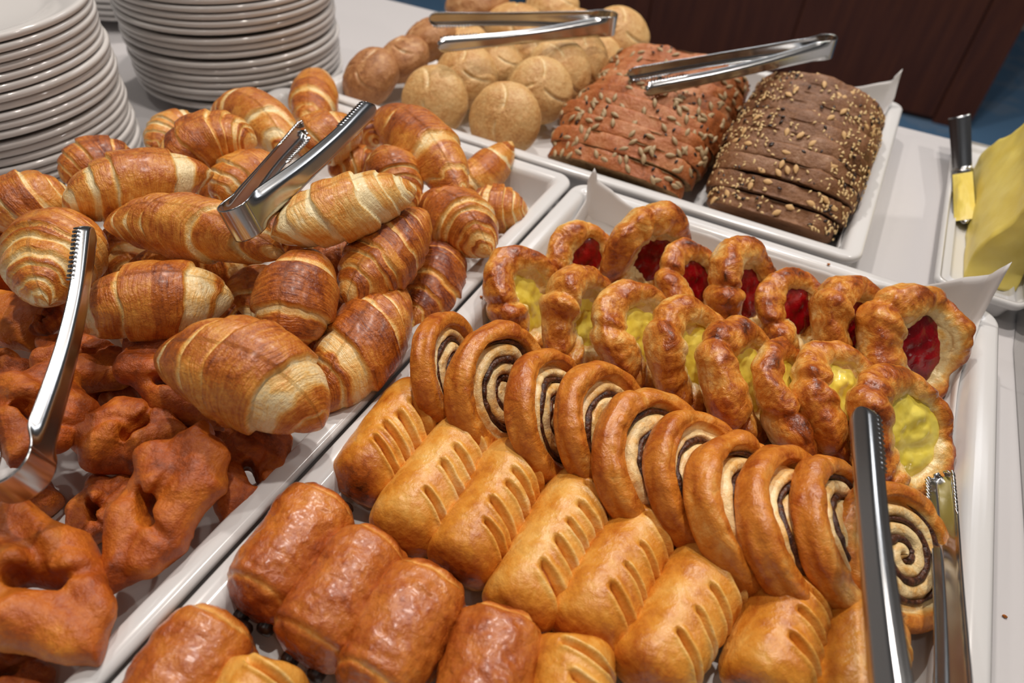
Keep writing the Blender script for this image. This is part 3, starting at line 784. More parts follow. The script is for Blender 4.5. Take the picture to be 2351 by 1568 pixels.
# ------------------------------------------------------------------ cinnamon rolls
def cinnamon_meshes(seed, pitch=9.6):
    rng = np.random.default_rng(seed)
    nT, nR = 168, 92
    R0, TK = 36.0, 6.5
    th = np.linspace(0, 2 * np.pi, nT + 1)[:-1]
    ring = np.stack([np.cos(th), np.sin(th), 0 * th], -1)
    d_end = np.angle(np.exp(1j * (th - 4.6)))
    Rth = R0 * (1 + 0.04 * noise(ring, 1.4, seed) + 0.03 * np.cos(2 * th + seed)) - 2.0 * np.exp(-(d_end / 0.07) ** 2) + 1.8 * np.exp(-((d_end - 0.22) / 0.2) ** 2)
    rr = np.linspace(0.005, 1, nR)
    rho = rr[:, None] * (Rth - 5.0)[None, :]
    off = rng.uniform(0, 0.2)
    def spiral_d(rho, th):
        w = rho / pitch - th / (2 * np.pi) + off
        fr = w - np.floor(w)
        return np.minimum(fr, 1 - fr) * pitch, w
    gd, w = spiral_d(rho, th[None, :])
    X, Y = rho * np.cos(th), rho * np.sin(th)
    p = np.stack([X, Y, 0 * X], -1)
    gd = gd + 0.8 * noise(p, 0.10, seed + 3)
    outer = sstep(R0 - 10.5, R0 - 7.5, rho + 1.2 * noise(p, 0.06, seed + 21))
    z = TK - 3.2 * np.exp(-(np.maximum(gd, 0) / 1.5) ** 2) * (1 - outer) + 0.9 * np.clip(gd / 5, 0, 1) - 1.5
    z = z + 3.0 * outer - 2.2 * np.exp(-(((rho - (R0 - 10.8)) / 1.6) ** 2)) + (1 - outer) * 2.2 * (1 - rho / R0)
    z = z + 1.8 * noise(p, 0.05, seed + 4) + 0.5 * noise(p, 0.25, seed + 6)
    top = np.stack([X, Y, z], -1)
    bake_t = 0.10 + 0.45 * outer + 0.10 * fbm(p * np.array([1, 1, 1]), 0.2, seed + 5) + 0.12 * sstep(2.0, .6, gd) * (1 - outer)
    ps = np.radians(np.linspace(80, -90, 26))
    zt = z[-1]
    side = np.stack([np.stack([(Rth - 5.0 + 5.5 * np.cos(a) ** 0.8 * (1 if a > -1.4 else 1)) * np.cos(th), (Rth - 5.0 + 5.5 * max(np.cos(a), 0) ** 0.8) * np.sin(th), np.where(np.sin(a) > 0, np.sin(a) * zt, np.sin(a) * TK)], -1) for a in ps])
    bake_s = np.stack([0.46 + 0.14 * np.cos(a) + 0 * th for a in ps])
    botr = np.linspace(1, 0.01, 8)[1:]
    bot = np.stack([np.stack([t * (Rth - 5) * np.cos(th), t * (Rth - 5) * np.sin(th), 0 * th - TK], -1) for t in botr])
    V = np.concatenate([top, side, bot]); bake = np.concatenate([bake_t, bake_s, np.full((len(botr), nT), 0.4)])
    vf = V.reshape(-1, 3); q = fix_out(vf, grid_quads(len(V), nT))
    n = vert_normals(vf, q)
    ang = np.arctan2(vf[:, 1], vf[:, 0])
    lay = np.stack([np.cos(ang) * 2, np.sin(ang) * 2, vf[:, 2] * 0.25], -1)
    sd = np.zeros(V.shape[:2]); sd[nR - 12:nR + 24] = 1; sd = sd.ravel()
    vf = vf + n * (0.9 * fbm(vf, 0.06, seed + 8) + sd * 0.8 * noise(lay, 1.2, seed + 9))[:, None]
    bake = bake.ravel() + 0.16 * fbm(vf, 0.06, seed + 11) + 0.10 * sd * noise(lay, 1.3, seed + 9)
    dough = make_mesh('roll_dough', vf * 0.001, q, M_ROLLDOUGH, {'bake': bake})
    # the filling: a lumpy cord wound in the groove
    n_turn = (R0 - 9.8) / pitch
    tt = np.linspace(0.25, n_turn, 420)
    ro = (tt) * pitch; an = (tt + off) * 2 * np.pi
    cz = TK - 1.5 - 1.5 + 2.2 * (1 - ro / R0) + 1.8 * noise(np.stack([ro * np.cos(an), ro * np.sin(an), 0 * ro], -1), 0.05, seed + 4)
    cx, cy = ro * np.cos(an), ro * np.sin(an)
    k = 8; cc = np.linspace(0, 2 * np.pi, k + 1)[:-1]
    er = nrm(np.stack([cx, cy, 0 * cx], -1))
    cr = 1.75 + 0.6 * noise(np.stack([tt * 9, 0 * tt, 0 * tt + seed], -1), 1.0, seed) + 0.4 * noise(np.stack([tt * 31, 0 * tt, 0 * tt], -1), 1.0, seed + 1)
    cr = cr * np.clip((tt - 0.2) * 6, 0.1, 1) * np.clip((n_turn - tt) * 10, 0.05, 1)
    tube = np.stack([cx, cy, cz], -1)[:, None, :] + (cr[:, None] * np.cos(cc))[..., None] * er[:, None, :] + (cr[:, None] * 1.2 * np.sin(cc))[..., None] * np.array([0, 0, 1.0])
    tv = tube.reshape(-1, 3)
    fill = make_mesh('cinnamon_filling', tv * 0.001, fix_out(tv, grid_quads(len(tt), k)), M_CINN)
    return dough, fill

CIN = [
 ('cinnamon roll with a ragged dark tip leaning on the tray wall', 1028, 850, .040, (62, 8), 1.2, .90),
 ('cinnamon roll showing most of its dark spiral, second from the tray wall', 1148, 895, .040, (48, 2), 2.3, 1.0),
 ('third cinnamon roll from the tray wall, tightly overlapped', 1268, 955, .040, (58, 10), .4, .98),
 ('fourth cinnamon roll from the tray wall, with a pale pulled layer', 1392, 990, .040, (55, 8), 1.0, .98),
 ('cinnamon roll whose spiral bulges out of a glossy loose outer band', 1510, 1068, .040, (47, 8), 2.9, 1.04),
 ('cinnamon roll with a broad strip of cinnamon, right after the loose-banded roll', 1612, 1108, .040, (53, 10), .0, .98),
 ('reddish brown cinnamon roll in the middle of the glossy dark pair', 1712, 1180, .040, (58, 12), 2.0, 1.06),
 ('darkest brown cinnamon roll, the second of the glossy dark pair', 1830, 1215, .040, (62, 12), .8, 1.08),
 ('pale topped cinnamon roll next to the nearer arm of the pastry tongs', 1935, 1225, .040, (66, 10), 2.6, .98),
 ('last cinnamon roll of the row, seen between the arms of the pastry tongs', 2052, 1275, .036, (50, 6), 1.7, .90),
]
for k, (lb, px, py, z, nn, ro, s_) in enumerate(CIN):
    t = thing('cinnamon_roll', lb, 'pastry', 'cinnamon rolls in a row')
    d_, f_ = cinnamon_meshes(700 + 9 * k)
    obj('dough', d_, t); obj('cinnamon_filling', f_, t)
    place(t, P(px, py, z), facing(px, py, *nn), ro, scale=s_ * 1.10)

# ------------------------------------------------------------------ puff pastries and chocolate pastries
def pillow(seed, L, W, Hh, mat, slashes=(), seam=None, blunt=9.0, rough=1.0):
    rng = np.random.default_rng(seed)
    nS, nT = 230, 96
    k_ = np.linspace(-1, 1, nS); x = np.sign(k_) * (1 - (1 - np.abs(k_)) ** 1.35)
    th = np.linspace(0, 2 * np.pi, nT + 1)[:-1]
    X, TH = np.meshgrid(x, th, indexing='ij')
    ew = np.clip(1 - np.abs(X) ** blunt, 0, 1) ** 0.40
    eh = (0.58 + 0.42 * np.clip(1 - np.abs(X) ** 4, 0, 1) ** 0.7) * np.clip(1 - np.abs(X) ** 14, 0, 1) ** 0.5
    ct, st = np.cos(TH), np.sin(TH)
    pw = 0.9
    y = np.sign(ct) * np.abs(ct) ** pw * W / 2 * ew * (1 + 0.04 * noise(np.stack([X * 2, 0 * X, 0 * X], -1), 1, seed))
    up = st > 0
    z = np.where(up, np.abs(st) ** 0.85 * Hh * 0.64, -np.abs(st) ** 0.7 * Hh * 0.36) * eh
    v = np.stack([X * L / 2, y, z], -1)
    bake = 0.46 + 0.20 * sstep(0.70, 1.0, np.abs(X)) - 0.22 * np.exp(-((st + 0.25) / 0.22) ** 2) * (np.abs(ct) > .3) + 0.05 * st
    vf = v.reshape(-1, 3); q = fix_out(vf, grid_quads(nS, nT)); n = vert_normals(vf, q)
    d = 1.3 * fbm(vf, 0.05, seed + 2) + 0.55 * fbm(vf, 0.14, seed + 4) * rough
    yl = vf[:, 1] / (W / 2); topm = (vf[:, 2] > -Hh * 0.12)
    bake = bake.ravel() + 0.26 * fbm(vf, 0.055, seed + 6)
    for (xk, y0, y1, wd) in slashes:
        dx = vf[:, 0] - (xk + 0.40 * (vf[:, 1] + 8)) + 0.6 * noise(vf, 0.12, seed + 7)
        win = sstep(y0, y0 + 0.16, yl) * (1 - sstep(y1 - 0.16, y1, yl)) * topm
        g = np.exp(-(dx / wd) ** 4) * win
        lip = np.exp(-((np.abs(dx) - wd * 1.9) / (wd * 0.8)) ** 2) * win
        d = d - 5.0 * g + 1.0 * lip
        bake = bake * (1 - g) + g * (0.10 + 0.75 * np.exp(-((dx - wd * 0.3) / (wd * 0.4)) ** 2)) - 0.22 * lip
    if seam:
        for (xs, dep, wd) in seam:
            dx = vf[:, 0] - xs + 1.0 * noise(vf, 0.08, seed + 8)
            g = np.exp(-(dx / wd) ** 2)
            d = d - dep * g + dep * 0.5 * np.exp(-((dx - np.sign(xs) * -wd * 2.2) / (wd * 1.6)) ** 2)
            bake = bake - 0.42 * g
    vf = vf + n * d[:, None]
    return make_mesh('pastry_body', vf * 0.001, q, mat, {'bake': bake})

def along(o, near, far, z, roll=0.0, scale=1.0):
    a, b = P(*near, z), P(*far, z)
    d = nrm(b - a); up = np.array([0, 0, 1.0]); side = np.cross(up, d)
    c, s = math.cos(roll), math.sin(roll)
    ez = c * up + s * side; ey = np.cross(ez, d); mid = (a + b) / 2
    o.matrix_world = Matrix([[d[i] * scale, ey[i] * scale, ez[i] * scale, mid[i]] for i in range(3)] + [[0, 0, 0, 1]])
    return np.linalg.norm(b - a)

PUFF = [
 ('slashed puff pastry nearest the tray wall, first of its row', (806, 1140), (985, 905), -.25, 5, 0.52),
 ('second slashed puff pastry from the tray wall, with a pale left edge', (895, 1255), (1090, 985), -.35, 4, 0.46),
 ('light golden slashed puff pastry, third from the tray wall', (1035, 1330), (1205, 1040), -.30, 5, 0.40),
 ('slashed puff pastry with one wide gaping cut, fourth from the tray wall', (1165, 1440), (1355, 1110), -.30, 5, 0.44),
 ('palest slashed puff pastry, fifth from the tray wall', (1310, 1490), (1490, 1180), -.30, 4, 0.36),
 ('deep golden slashed puff pastry, sixth from the tray wall', (1452, 1590), (1650, 1275), -.28, 4, 0.50),
 ('slashed puff pastry in front of the darkest cinnamon roll', (1735, 1620), (1810, 1335), -.2, 3, 0.46),
 ('slashed puff pastry next to the nearer arm of the pastry tongs', (1935, 1690), (1975, 1405), -.1, 3, 0.52),
 ('slashed puff pastry end in front of the palest one, cut by the picture edge', (1300, 1700), (1310, 1480), 0, 2, 0.50),
 ('pale pastry end in front of the glazed chocolate pastries, cut by the picture edge', (560, 1720), (622, 1535), 0, 2, 0.40),
]
for k, (lb, near, far, ro, ns, bk) in enumerate(PUFF):
    a, b = P(*near, .026), P(*far, .026); L = np.linalg.norm(b - a) * 1000
    rng = random.Random(40 + k)
    sl = [(-L / 2 + L * (0.16 + 0.68 * (i + 0.5) / ns) + rng.uniform(-2, 2), -1.05, rng.uniform(0.12, 0.38), rng.uniform(1.25, 1.9) * (1.7 if k == 3 and i == 0 else 1)) for i in range(ns)]
    me = pillow(900 + k * 7, L, 39.5, 39, M_PUFF, sl)
    o = obj('slashed_puff_pastry', me, label=lb, cat='pastry', group='slashed puff pastries in a row')
    along(o, near, far, .0225, ro)

CH = [
 ('glazed chocolate pastry nearest the tray wall, first of its row', (575, 1415), (765, 1150), -.1),
 ('glazed chocolate pastry with dark spots, second of its row', (690, 1520), (880, 1245), -.15),
 ('glazed chocolate pastry beside the white gap, third of its row', (830, 1620), (1005, 1320), -.1),
 ('glazed chocolate pastry lying lower left of the row, by the tray wall', (350, 1690), (525, 1425), -.1),
 ('small glazed chocolate pastry with a bare seam in front of the gaping puff pastry', (1075, 1690), (1165, 1415), -.05),
]
for k, (lb, near, far, ro) in enumerate(CH):
    a, b = P(*near, .026), P(*far, .026); L = np.linalg.norm(b - a) * 1000
    t = thing('chocolate_pastry', lb, 'pastry', 'glazed chocolate pastries')
    obj('pastry', pillow(1200 + 5 * k, L, 43, 41, M_CHOC_CRUST, (), [(L * 0.39, 0.9, 1.3), (-L * 0.40, 0.8, 1.3)], blunt=4.5, rough=2.2), t)
    for (yy, zz, sg) in ((-8, -4, -1), (6, -6, -1), (-7, -3, 1)):
        pts = np.linspace(0, 2 * np.pi, 13)[:-1]
        v = np.array([[(sg * (L / 2 - 9 + x), yy + r * np.cos(q_), zz + r * np.sin(q_)) for q_ in pts] for x, r in ((0, .3), (0, 4.2), (10.5, 4.2), (12.0, 3.2), (12.3, .2))])
        obj('chocolate_stick', make_mesh('chocolate_stick', v * 0.001, fix_out(v, grid_quads(5, 12)), M_CHOC), t, label='dark chocolate stick end')
    along(t, near, far, .0245, ro)
# ------------------------------------------------------------------ bread rolls
def bun_mesh(seed, mat, slits=3, dark=0.0, flour=0.0):
    nS, nT = 84, 96
    ph = np.linspace(0.01, np.pi - 0.01, nS); th = np.linspace(0, 2 * np.pi, nT + 1)[:-1]
    PH, TH = np.meshgrid(ph, th, indexing='ij')
    d = np.stack([np.sin(PH) * np.cos(TH), np.sin(PH) * np.sin(TH), np.cos(PH)], -1)
    r = 1 + 0.035 * noise(d, 1.6, seed) + 0.015 * noise(d, 4, seed + 1) + 0.006 * noise(d, 14, seed + 2)
    bake = 0.50 + 0.14 * np.cos(PH) + 0.14 * fbm(d, 3, seed + 3) + dark
    for k in range(slits):
        az = 2 * np.pi * k / slits + seed
        line = az + 0.6 * (PH - 0.2)
        dist = np.angle(np.exp(1j * (TH - line))) * np.sin(PH)
        win = sstep(0.12, 0.3, PH) * (1 - sstep(0.95, 1.2, PH))
        g = np.exp(-(dist / 0.045) ** 2) * win
        r = r - 0.065 * g + 0.018 * np.exp(-((dist - 0.10) / 0.05) ** 2) * win
        bake = bake - 0.45 * g
    if flour:
        bake = bake - flour * sstep(0.15, 0.5, noise(d, 5, seed + 8)) * sstep(-0.1, 0.4, d[..., 2])
    v = d * r[..., None] * np.array([32, 32, 21.0])
    v = v.reshape(-1, 3)
    return make_mesh('bread_roll', v * 0.001, fix_out(v, grid_quads(nS, nT)), mat, {'bake': bake.ravel()})

BUN_W = [bun_mesh(11 + 3 * k, M_BUN, 2 + k % 2) for k in range(4)]
BUN_B = [bun_mesh(41 + 3 * k, M_BUN_BROWN, 3, 0.05, 0.25) for k in range(2)]
BUNS = [
 # label, px, py, z, normal, mesh, scale
 ('brown floury roll with curved cuts at the tray end beside the wide plate stack', 850, 178, .040, (-.25, -.62, .74), BUN_B[0], 1.0),
 ('smooth brown roll directly behind the floury brown one', 925, 138, .044, (-.35, -.30, .89), BUN_B[1], .95),
 ('shiny brown roll below the tips of the roll tongs', 985, 92, .048, (-.45, -.20, .87), BUN_B[0], 1.0),
 ('pale wheat roll with two curved cuts standing by the front tray rim', 998, 232, .040, (.05, -.80, .60), BUN_W[0], 1.06),
 ('pale wheat roll leaning behind the roll with two curved cuts', 1068, 178, .046, (.05, -.60, .79), BUN_W[1], 1.05),
 ('pale wheat roll with a bold V-shaped cut, foremost by the sunflower loaf', 1160, 275, .042, (.10, -.80, .58), BUN_W[2], 1.08),
 ('pale wheat roll with a slanted cut behind the V-cut roll', 1238, 208, .046, (.35, -.66, .66), BUN_W[3], 1.04),
 ('small golden roll in the middle of the roll heap', 1140, 148, .046, (.1, -.5, .85), BUN_W[1], .88),
 ('pale wheat roll with a grainy crust beside the sunflower loaf', 1284, 165, .048, (.45, -.56, .69), BUN_W[0], 1.05),
 ('golden roll farther along the side of the sunflower loaf', 1332, 138, .048, (.45, -.50, .74), BUN_W[2], .98),
 ('roll lying flat below the lower arm of the roll tongs', 1225, 118, .046, (0, -.3, .95), BUN_W[3], 1.0),
 ('large brown roll at the back of the heap above the tongs', 1095, 8, .052, (-.2, -.25, .94), BUN_B[1], 1.25),
 ('pale roll at the back of the heap against the dark cabinet', 1268, 14, .050, (0, -.3, .95), BUN_W[1], 1.05),
 ('large pale roll standing behind the bow of the roll tongs', 1418, 88, .046, (.35, -.55, .76), BUN_W[3], 1.15),
 ('pale roll wedged between the large one and the sunflower loaf', 1372, 142, .034, (.5, -.45, .74), BUN_W[0], .95),
 ('roll hidden mostly under the jaws of the roll tongs', 1060, 108, .040, (0, -.3, .95), BUN_W[2], 1.0),
 ('roll under the upper arm of the roll tongs', 1180, 62, .044, (0, -.2, .98), BUN_W[0], 1.1),
 ('roll under the bow of the roll tongs', 1320, 72, .042, (0.1, -.2, .97), BUN_W[1], 1.05),
]
for (lb, px, py, z, nn, me, s_) in BUNS:
    o = obj('bread_roll', me, label=lb, cat='bread roll', group='bread rolls heaped in the tray')
    place(o, P(px, py, z), nn, 0.0, scale=s_)

# ------------------------------------------------------------------ sliced loaves
def crumb(name, a, b):
    n = N(name); tc = n.t.nodes.new('ShaderNodeTexCoord').outputs['Object']
    f = n.noise(160, 4, tc, 0.65)
    n.set(Base_Color=n.ramp(f, [(0.35, a), (0.65, b)]), Roughness=0.85); n.bump(f, 0.8, 0.002)
    return n.m
M_CRUMB_SUN = crumb('sunflower_bread_crumb', srgb(112, 82, 50), srgb(168, 132, 88))
M_CRUMB_RYE = crumb('dark_rye_crumb', srgb(70, 46, 28), srgb(120, 84, 54))

def seed_mesh(name, l, w, h, mat, n=6):
    a = np.linspace(0, 2 * np.pi, n + 1)[:-1]
    prof = [(-0.5, 0.06), (-0.36, 0.30), (-0.1, 0.5), (0.2, 0.42), (0.5, 0.05)]
    v = np.array([[(l * x, w * r * np.cos(t), h * r * np.sin(t)) for t in a] for x, r in prof])
    return make_mesh(name, v, fix_out(v, grid_quads(5, n)), mat), v.reshape(-1, 3), fix_out(v, grid_quads(5, n))
ME_SUN, _, _ = seed_mesh('sunflower_seed', .0088, .0044, .0030, M_SUNSEED)
_, SES_V, SES_Q = seed_mesh('sesame', .0034, .0020, .0012, M_SESAME, 5)
_, OAT_V, OAT_Q = seed_mesh('oat', .0075, .0046, .0012, M_OAT, 6)
_, LIN_V, LIN_Q = seed_mesh('lin', .0044, .0024, .0014, M_LINSEED, 5)

def slice_parts(w, h, d, seed, mat, mcrumb, tone, heel_end=False):
    nT = 96
    th = np.linspace(0, 2 * np.pi, nT + 1)[:-1]
    c, s = np.cos(th), np.sin(th)
    ring = np.stack([c, s, 0 * c], -1)
    wob = 1 + 0.025 * noise(ring, 2.2, 5 + seed // 7)
    ox = np.sign(c) * np.abs(c) ** 0.85 * w / 2 * wob
    oz = np.where(s > 0, np.abs(s) ** 0.80 * h * 0.62, -np.abs(s) ** 0.55 * h * 0.38) * wob + h * 0.38
    loops = []; bk = []
    for t in (0.02, 0.45, 0.8, 0.94): loops.append((t, -d / 2))
    for t, yy in ((0.992, -d / 2 + 0.0001), (1.0, -d / 2 + 0.0007), (1.002, -d / 4), (1.004, 0), (1.002, d / 4), (1.0, d / 2 - 0.0007), (0.992, d / 2 - 0.0001)): loops.append((t, yy))
    for t in (0.94, 0.8, 0.45, 0.02): loops.append((t, d / 2))
    cz = h * 0.42
    V = np.array([np.stack([ox * t, np.full(nT, yy), (oz - cz) * t + cz], -1) for t, yy in loops])
    nl = len(loops)
    v = V.reshape(-1, 3); q = grid_quads(nl, nT); q2 = fix_out(v, q)
    n = vert_normals(v, q2)
    iscr = np.zeros((nl, nT)); iscr[4:11] = 1; iscr = iscr.ravel()
    vc = v + np.array([0, d * (seed % 100) * 1.0 / 7, 0]); dsp = iscr * (0.0030 * fbm(vc, 42, 7) + 0.0012 * fbm(vc, 220, 9)) + (1 - iscr) * 0.0005 * fbm(v, 120, seed + 2)
    v = v + n * dsp[:, None]
    bake = 0.50 + 0.30 * fbm(vc, 40, 13) + tone * 0.5
    me = make_mesh('slice', v, q2, mat, {'bake': bake})
    me.materials.append(mcrumb)
    qi = q[:, 0] // nT
    me.polygons.foreach_set('material_index', (((qi < 4) & (not heel_end)) | (qi >= 10)).astype(np.int32))
    return me, ox, oz, th

def crust_points(rng, ox, oz, d, count, lo=15, hi=165):
    nT = len(ox); out = []
    for _ in range(count):
        a = math.radians(rng.uniform(lo, hi)) / (2 * math.pi) * nT
        i = int(a) % nT; j = (i + 1) % nT
        p = np.array([ox[i], rng.uniform(-0.45, 0.45) * d, oz[i]])
        tx, tz = ox[j] - ox[i - 1], oz[j] - oz[i - 1]
        nn = nrm(np.array([tz, 0, -tx])); nn = nn if nn[2] > 0 or abs(nn[0]) > .7 and nn[0] * ox[i] > 0 else -nn
        out.append((p, nn, rng.uniform(0, 2 * math.pi)))
    return out

def seeds_joined(pts, V, Q, mat, name):
    vs, qs = [], []
    for k, (p, nn, a) in enumerate(pts):
        Fm = frame(nn, np.array([0.0, 1.0, 0.02])); c, s = math.cos(a), math.sin(a)
        Fm = Fm @ np.array([[c, -s, 0], [s, c, 0], [0, 0, 1]])
        vs.append(V @ Fm.T + p + nn * 0.0006); qs.append(Q + k * len(V))
    return make_mesh(name, np.concatenate(vs), np.concatenate(qs), mat)

def ordinal(k):
    return ['first', 'second', 'third', 'fourth', 'fifth', 'sixth', 'seventh', 'eighth', 'ninth', 'tenth', 'eleventh', 'twelfth', 'thirteenth', 'fourteenth', 'fifteenth', 'sixteenth'][k]

def loaf(kind, cx, y0, w, h, d, tilts, heel, seed, cxd=0.0):
    rng = random.Random(seed); y = y0
    for k, al in enumerate(tilts):
        a = math.radians(al)
        sun = kind == 'sun'
        sw, sh = heel[k] if k < len(heel) else (1, 1)      # the rounded heel of the loaf
        wk, hk = w * sw * (1 + rng.uniform(-.01, .01)), h * sh * (1 + rng.uniform(-.015, .015))
        me, ox, oz, th = slice_parts(wk, hk, d, seed + 7 * k, M_SUNBREAD if sun else M_RYE, M_CRUMB_SUN if sun else M_CRUMB_RYE, rng.uniform(-.05, .05), k == 0 and not sun)
        lb = ('%s slice of the reddish sunflower seed loaf, counted from the front tray rim' if sun else '%s slice of the dark sesame rye loaf, counted from the front tray rim') % ordinal(k)
        t = thing('bread_slice', lb, 'bread', 'sunflower loaf slices' if sun else 'dark rye loaf slices')
        t0_ = t; t_root = t; t = obj('slice', me, t)
        front = k < 8
        if sun:
            for (p, nn, an) in crust_points(rng, ox, oz, d, 19 if front else 9):
                s_ = obj('sunflower_seed', ME_SUN, t)
                Fm = frame(nn, np.array([0.0, 1.0, 0.02])); c, s = math.cos(an), math.sin(an)
                Fm = Fm @ np.array([[c, -s, 0], [s, c, 0], [0, 0, 1]])
                pp_ = p + nn * 0.0008
                s_.matrix_local = Matrix([[*Fm[i], pp_[i]] for i in range(3)] + [[0, 0, 0, 1]])
            obj('dark_seeds', seeds_joined(crust_points(rng, ox, oz, d, 7), LIN_V, LIN_Q, M_LINSEED, 'dark_seeds'), t, kind='stuff')
        else:
            pts = crust_points(rng, ox, oz, d, 26) + crust_points(rng, ox, oz, d, 26, 5, 70) + crust_points(rng, ox, oz, d, 16, 110, 175)
            obj('sesame_seeds', seeds_joined(pts, SES_V, SES_Q, M_SESAME, 'sesame_seeds'), t, kind='stuff')
            obj('oat_flakes', seeds_joined(crust_points(rng, ox, oz, d, 5), OAT_V, OAT_Q, M_OAT, 'oat_flakes'), t, kind='stuff')
            obj('dark_seeds', seeds_joined(crust_points(rng, ox, oz, d, 12), LIN_V, LIN_Q, M_LINSEED, 'dark_seeds'), t, kind='stuff')
        t = t_root
        t.location = (cx + cxd * k + rng.uniform(-.0015, .0015), y, 0.0085 + d / 2 * math.sin(a))
        t.rotation_euler = (a, 0, math.radians(rng.uniform(-1.5, 1.5)))
        y += d / math.cos(a) * 1.0

loaf('rye', -0.028, 0.548, 0.124, 0.090, 0.0138, [46, 44, 42, 41, 40, 39, 38, 37, 36, 35, 34], [(.86, .46), (.93, .64), (.97, .79), (1, .90), (1, .97)], 60)
loaf('sun', -0.163, 0.541, 0.144, 0.074, 0.0140, [42, 41, 40, 39, 38, 37, 36, 35, 34, 33, 32, 31], [(.88, .58), (.95, .76), (.98, .89), (1, .96)], 90, -0.0006)

# ------------------------------------------------------------------ tongs
def tongs(label, bow, tip1, tip2, w=0.0165, rb=0.0085, up=(0, 0, 1), jaw=0.042):
    """bow, tip1, tip2: points in the room; the band lies in the plane through them"""
    B_, T1, T2 = [np.array(p, float) for p in (bow, tip1, tip2)]
    mid = (T1 + T2) / 2
    e1 = nrm(mid - B_); e3 = np.cross(T1 - B_, T2 - B_); e3 = nrm(e3)
    if e3 @ np.array(up) < 0: e3 = -e3
    e2 = np.cross(e3, e1)
    def arm(T):
        v = T - B_; x, y = v @ e1, v @ e2; sg = np.sign(y)
        t = np.linspace(0, 1, 460)
        x0 = rb
        xs = x0 + (x - x0) * t
        ys = sg * rb + (y - sg * rb) * t + sg * 0.0035 * np.sin(np.pi * t) 
        return np.stack([xs, ys], -1)
    a1, a2 = arm(T1), arm(T2)
    s1 = np.sign((T1 - B_) @ e2)
    an = np.linspace(np.pi / 2, 3 * np.pi / 2, 25)
    bw = np.stack([rb + rb * np.cos(an), s1 * rb * np.sin(an)], -1)
    pieces = [('arm', a1[::-1], 1), ('spring_bow', bw, 0), ('arm', a2, 1)]
    base = B_.copy()
    t = thing('serving_tongs', label, 'tongs', 'stainless steel serving tongs', tuple(base))
    nC = 17
    c = np.linspace(-1, 1, nC)
    for nm, path, isarm in pieces:
        n = len(path)
        tg = np.gradient(path, axis=0); tg = nrm(tg)
        inward = np.stack([-tg[:, 1], tg[:, 0]], -1)
        cen = np.array([np.linalg.norm(mid - B_) * 0.5, 0.0])
        flip = np.sign(((cen - path) * inward).sum(1)); flip[flip == 0] = 1
        if not isarm: flip[:] = flip[n // 2]
        else: flip[:] = np.sign(flip.sum())
        inward = inward * flip[:, None]
        seg = np.linalg.norm(np.diff(path, axis=0), axis=1).sum()
        k = np.linspace(0, 1, n)
        if nm == 'arm':
            fromtip = np.linalg.norm(path - (a1[-1] if path is pieces[0][1] else a2[-1]), axis=1)
            x = fromtip / seg                      # 0 tip .. 1 bow
            wid = w * (0.90 - 0.10 * np.exp(-((x - 0.35) / 0.2) ** 2) + 0.32 * sstep(0.55, 1.0, x))
            end = np.clip(fromtip / (w * 0.42), 0, 1)
            wid = wid * np.sqrt(np.clip(1 - (1 - end) ** 2, 0.02, 1))
            dep = 0.0046 * sstep(0.0, 0.05, fromtip / seg + 0.02) * sstep(1.0, 0.90, x)
            teeth = (fromtip < jaw)
            ph = (fromtip / 0.0032) % 1.0
            tz = np.where(teeth, np.where(ph < 0.5, 0.0020, -0.0004), 0.0)
        else:
            wid = np.full(n, w * 1.22); dep = np.zeros(n); tz = np.zeros(n)
        V = np.zeros((n, nC, 3))
        for j, cc in enumerate(c):
            u = abs(cc)
            inn = dep * sstep(0.45, 1.0, u) * 1.0
            wdj = wid / 2 * np.sign(cc) * (u if u < 0.8 else 0.8 + (u - 0.8) * 0.55)
            if u > 0.999: inn = inn + tz
            xy = path + inward * inn[:, None]
            V[:, j] = xy[:, :1] * e1 + xy[:, 1:] * e2 + wdj[:, None] * e3
        q = grid_quads(n, nC, False)
        o = obj(nm, make_mesh(nm, V, q, M_STEEL), t)
        md = o.modifiers.new('sheet', 'SOLIDIFY'); md.thickness = 0.0009; md.offset = 0
    return t

tongs('steel tongs lying across the croissants, bow towards the fried dough', P(536, 520, .116), P(862, 246, .120), P(690, 296, .104), w=.0175)
tongs('steel tongs over the fried dough at the tray edge, toothed tip on the shell-like croissant', P(22, 1130, .088), P(214, 525, .112), P(-60, 560, .104), w=.0160, rb=.0125)
tongs('steel tongs lying on the bread rolls', P(1412, 52, .086), P(1008, 108, .090), P(985, 42, .090), w=.0175, rb=.011)
tongs('steel tongs lying across the two sliced loaves', P(1912, 104, .098), P(1484, 212, .082), P(1440, 168, .082), w=.0165, rb=.008)
tongs('steel tongs propped in the pastry tray, jaws beside the last custard danish', np.array([.106, .050, .098]), P(1972, 935, .090), P(2168, 1095, .026), w=.0175, rb=.012)

# ------------------------------------------------------------------ butter
me_dish = tray_mesh('butter_dish', 0.0640, 0.275, 0.024, 0.0045, 0.010, M_TRAY, floor_z=0.017, foot=0.010)
obj('butter_dish', me_dish, label='narrow white rectangular dish holding the butter block', cat='dish', loc=(0.1040, 0.5185, 0))

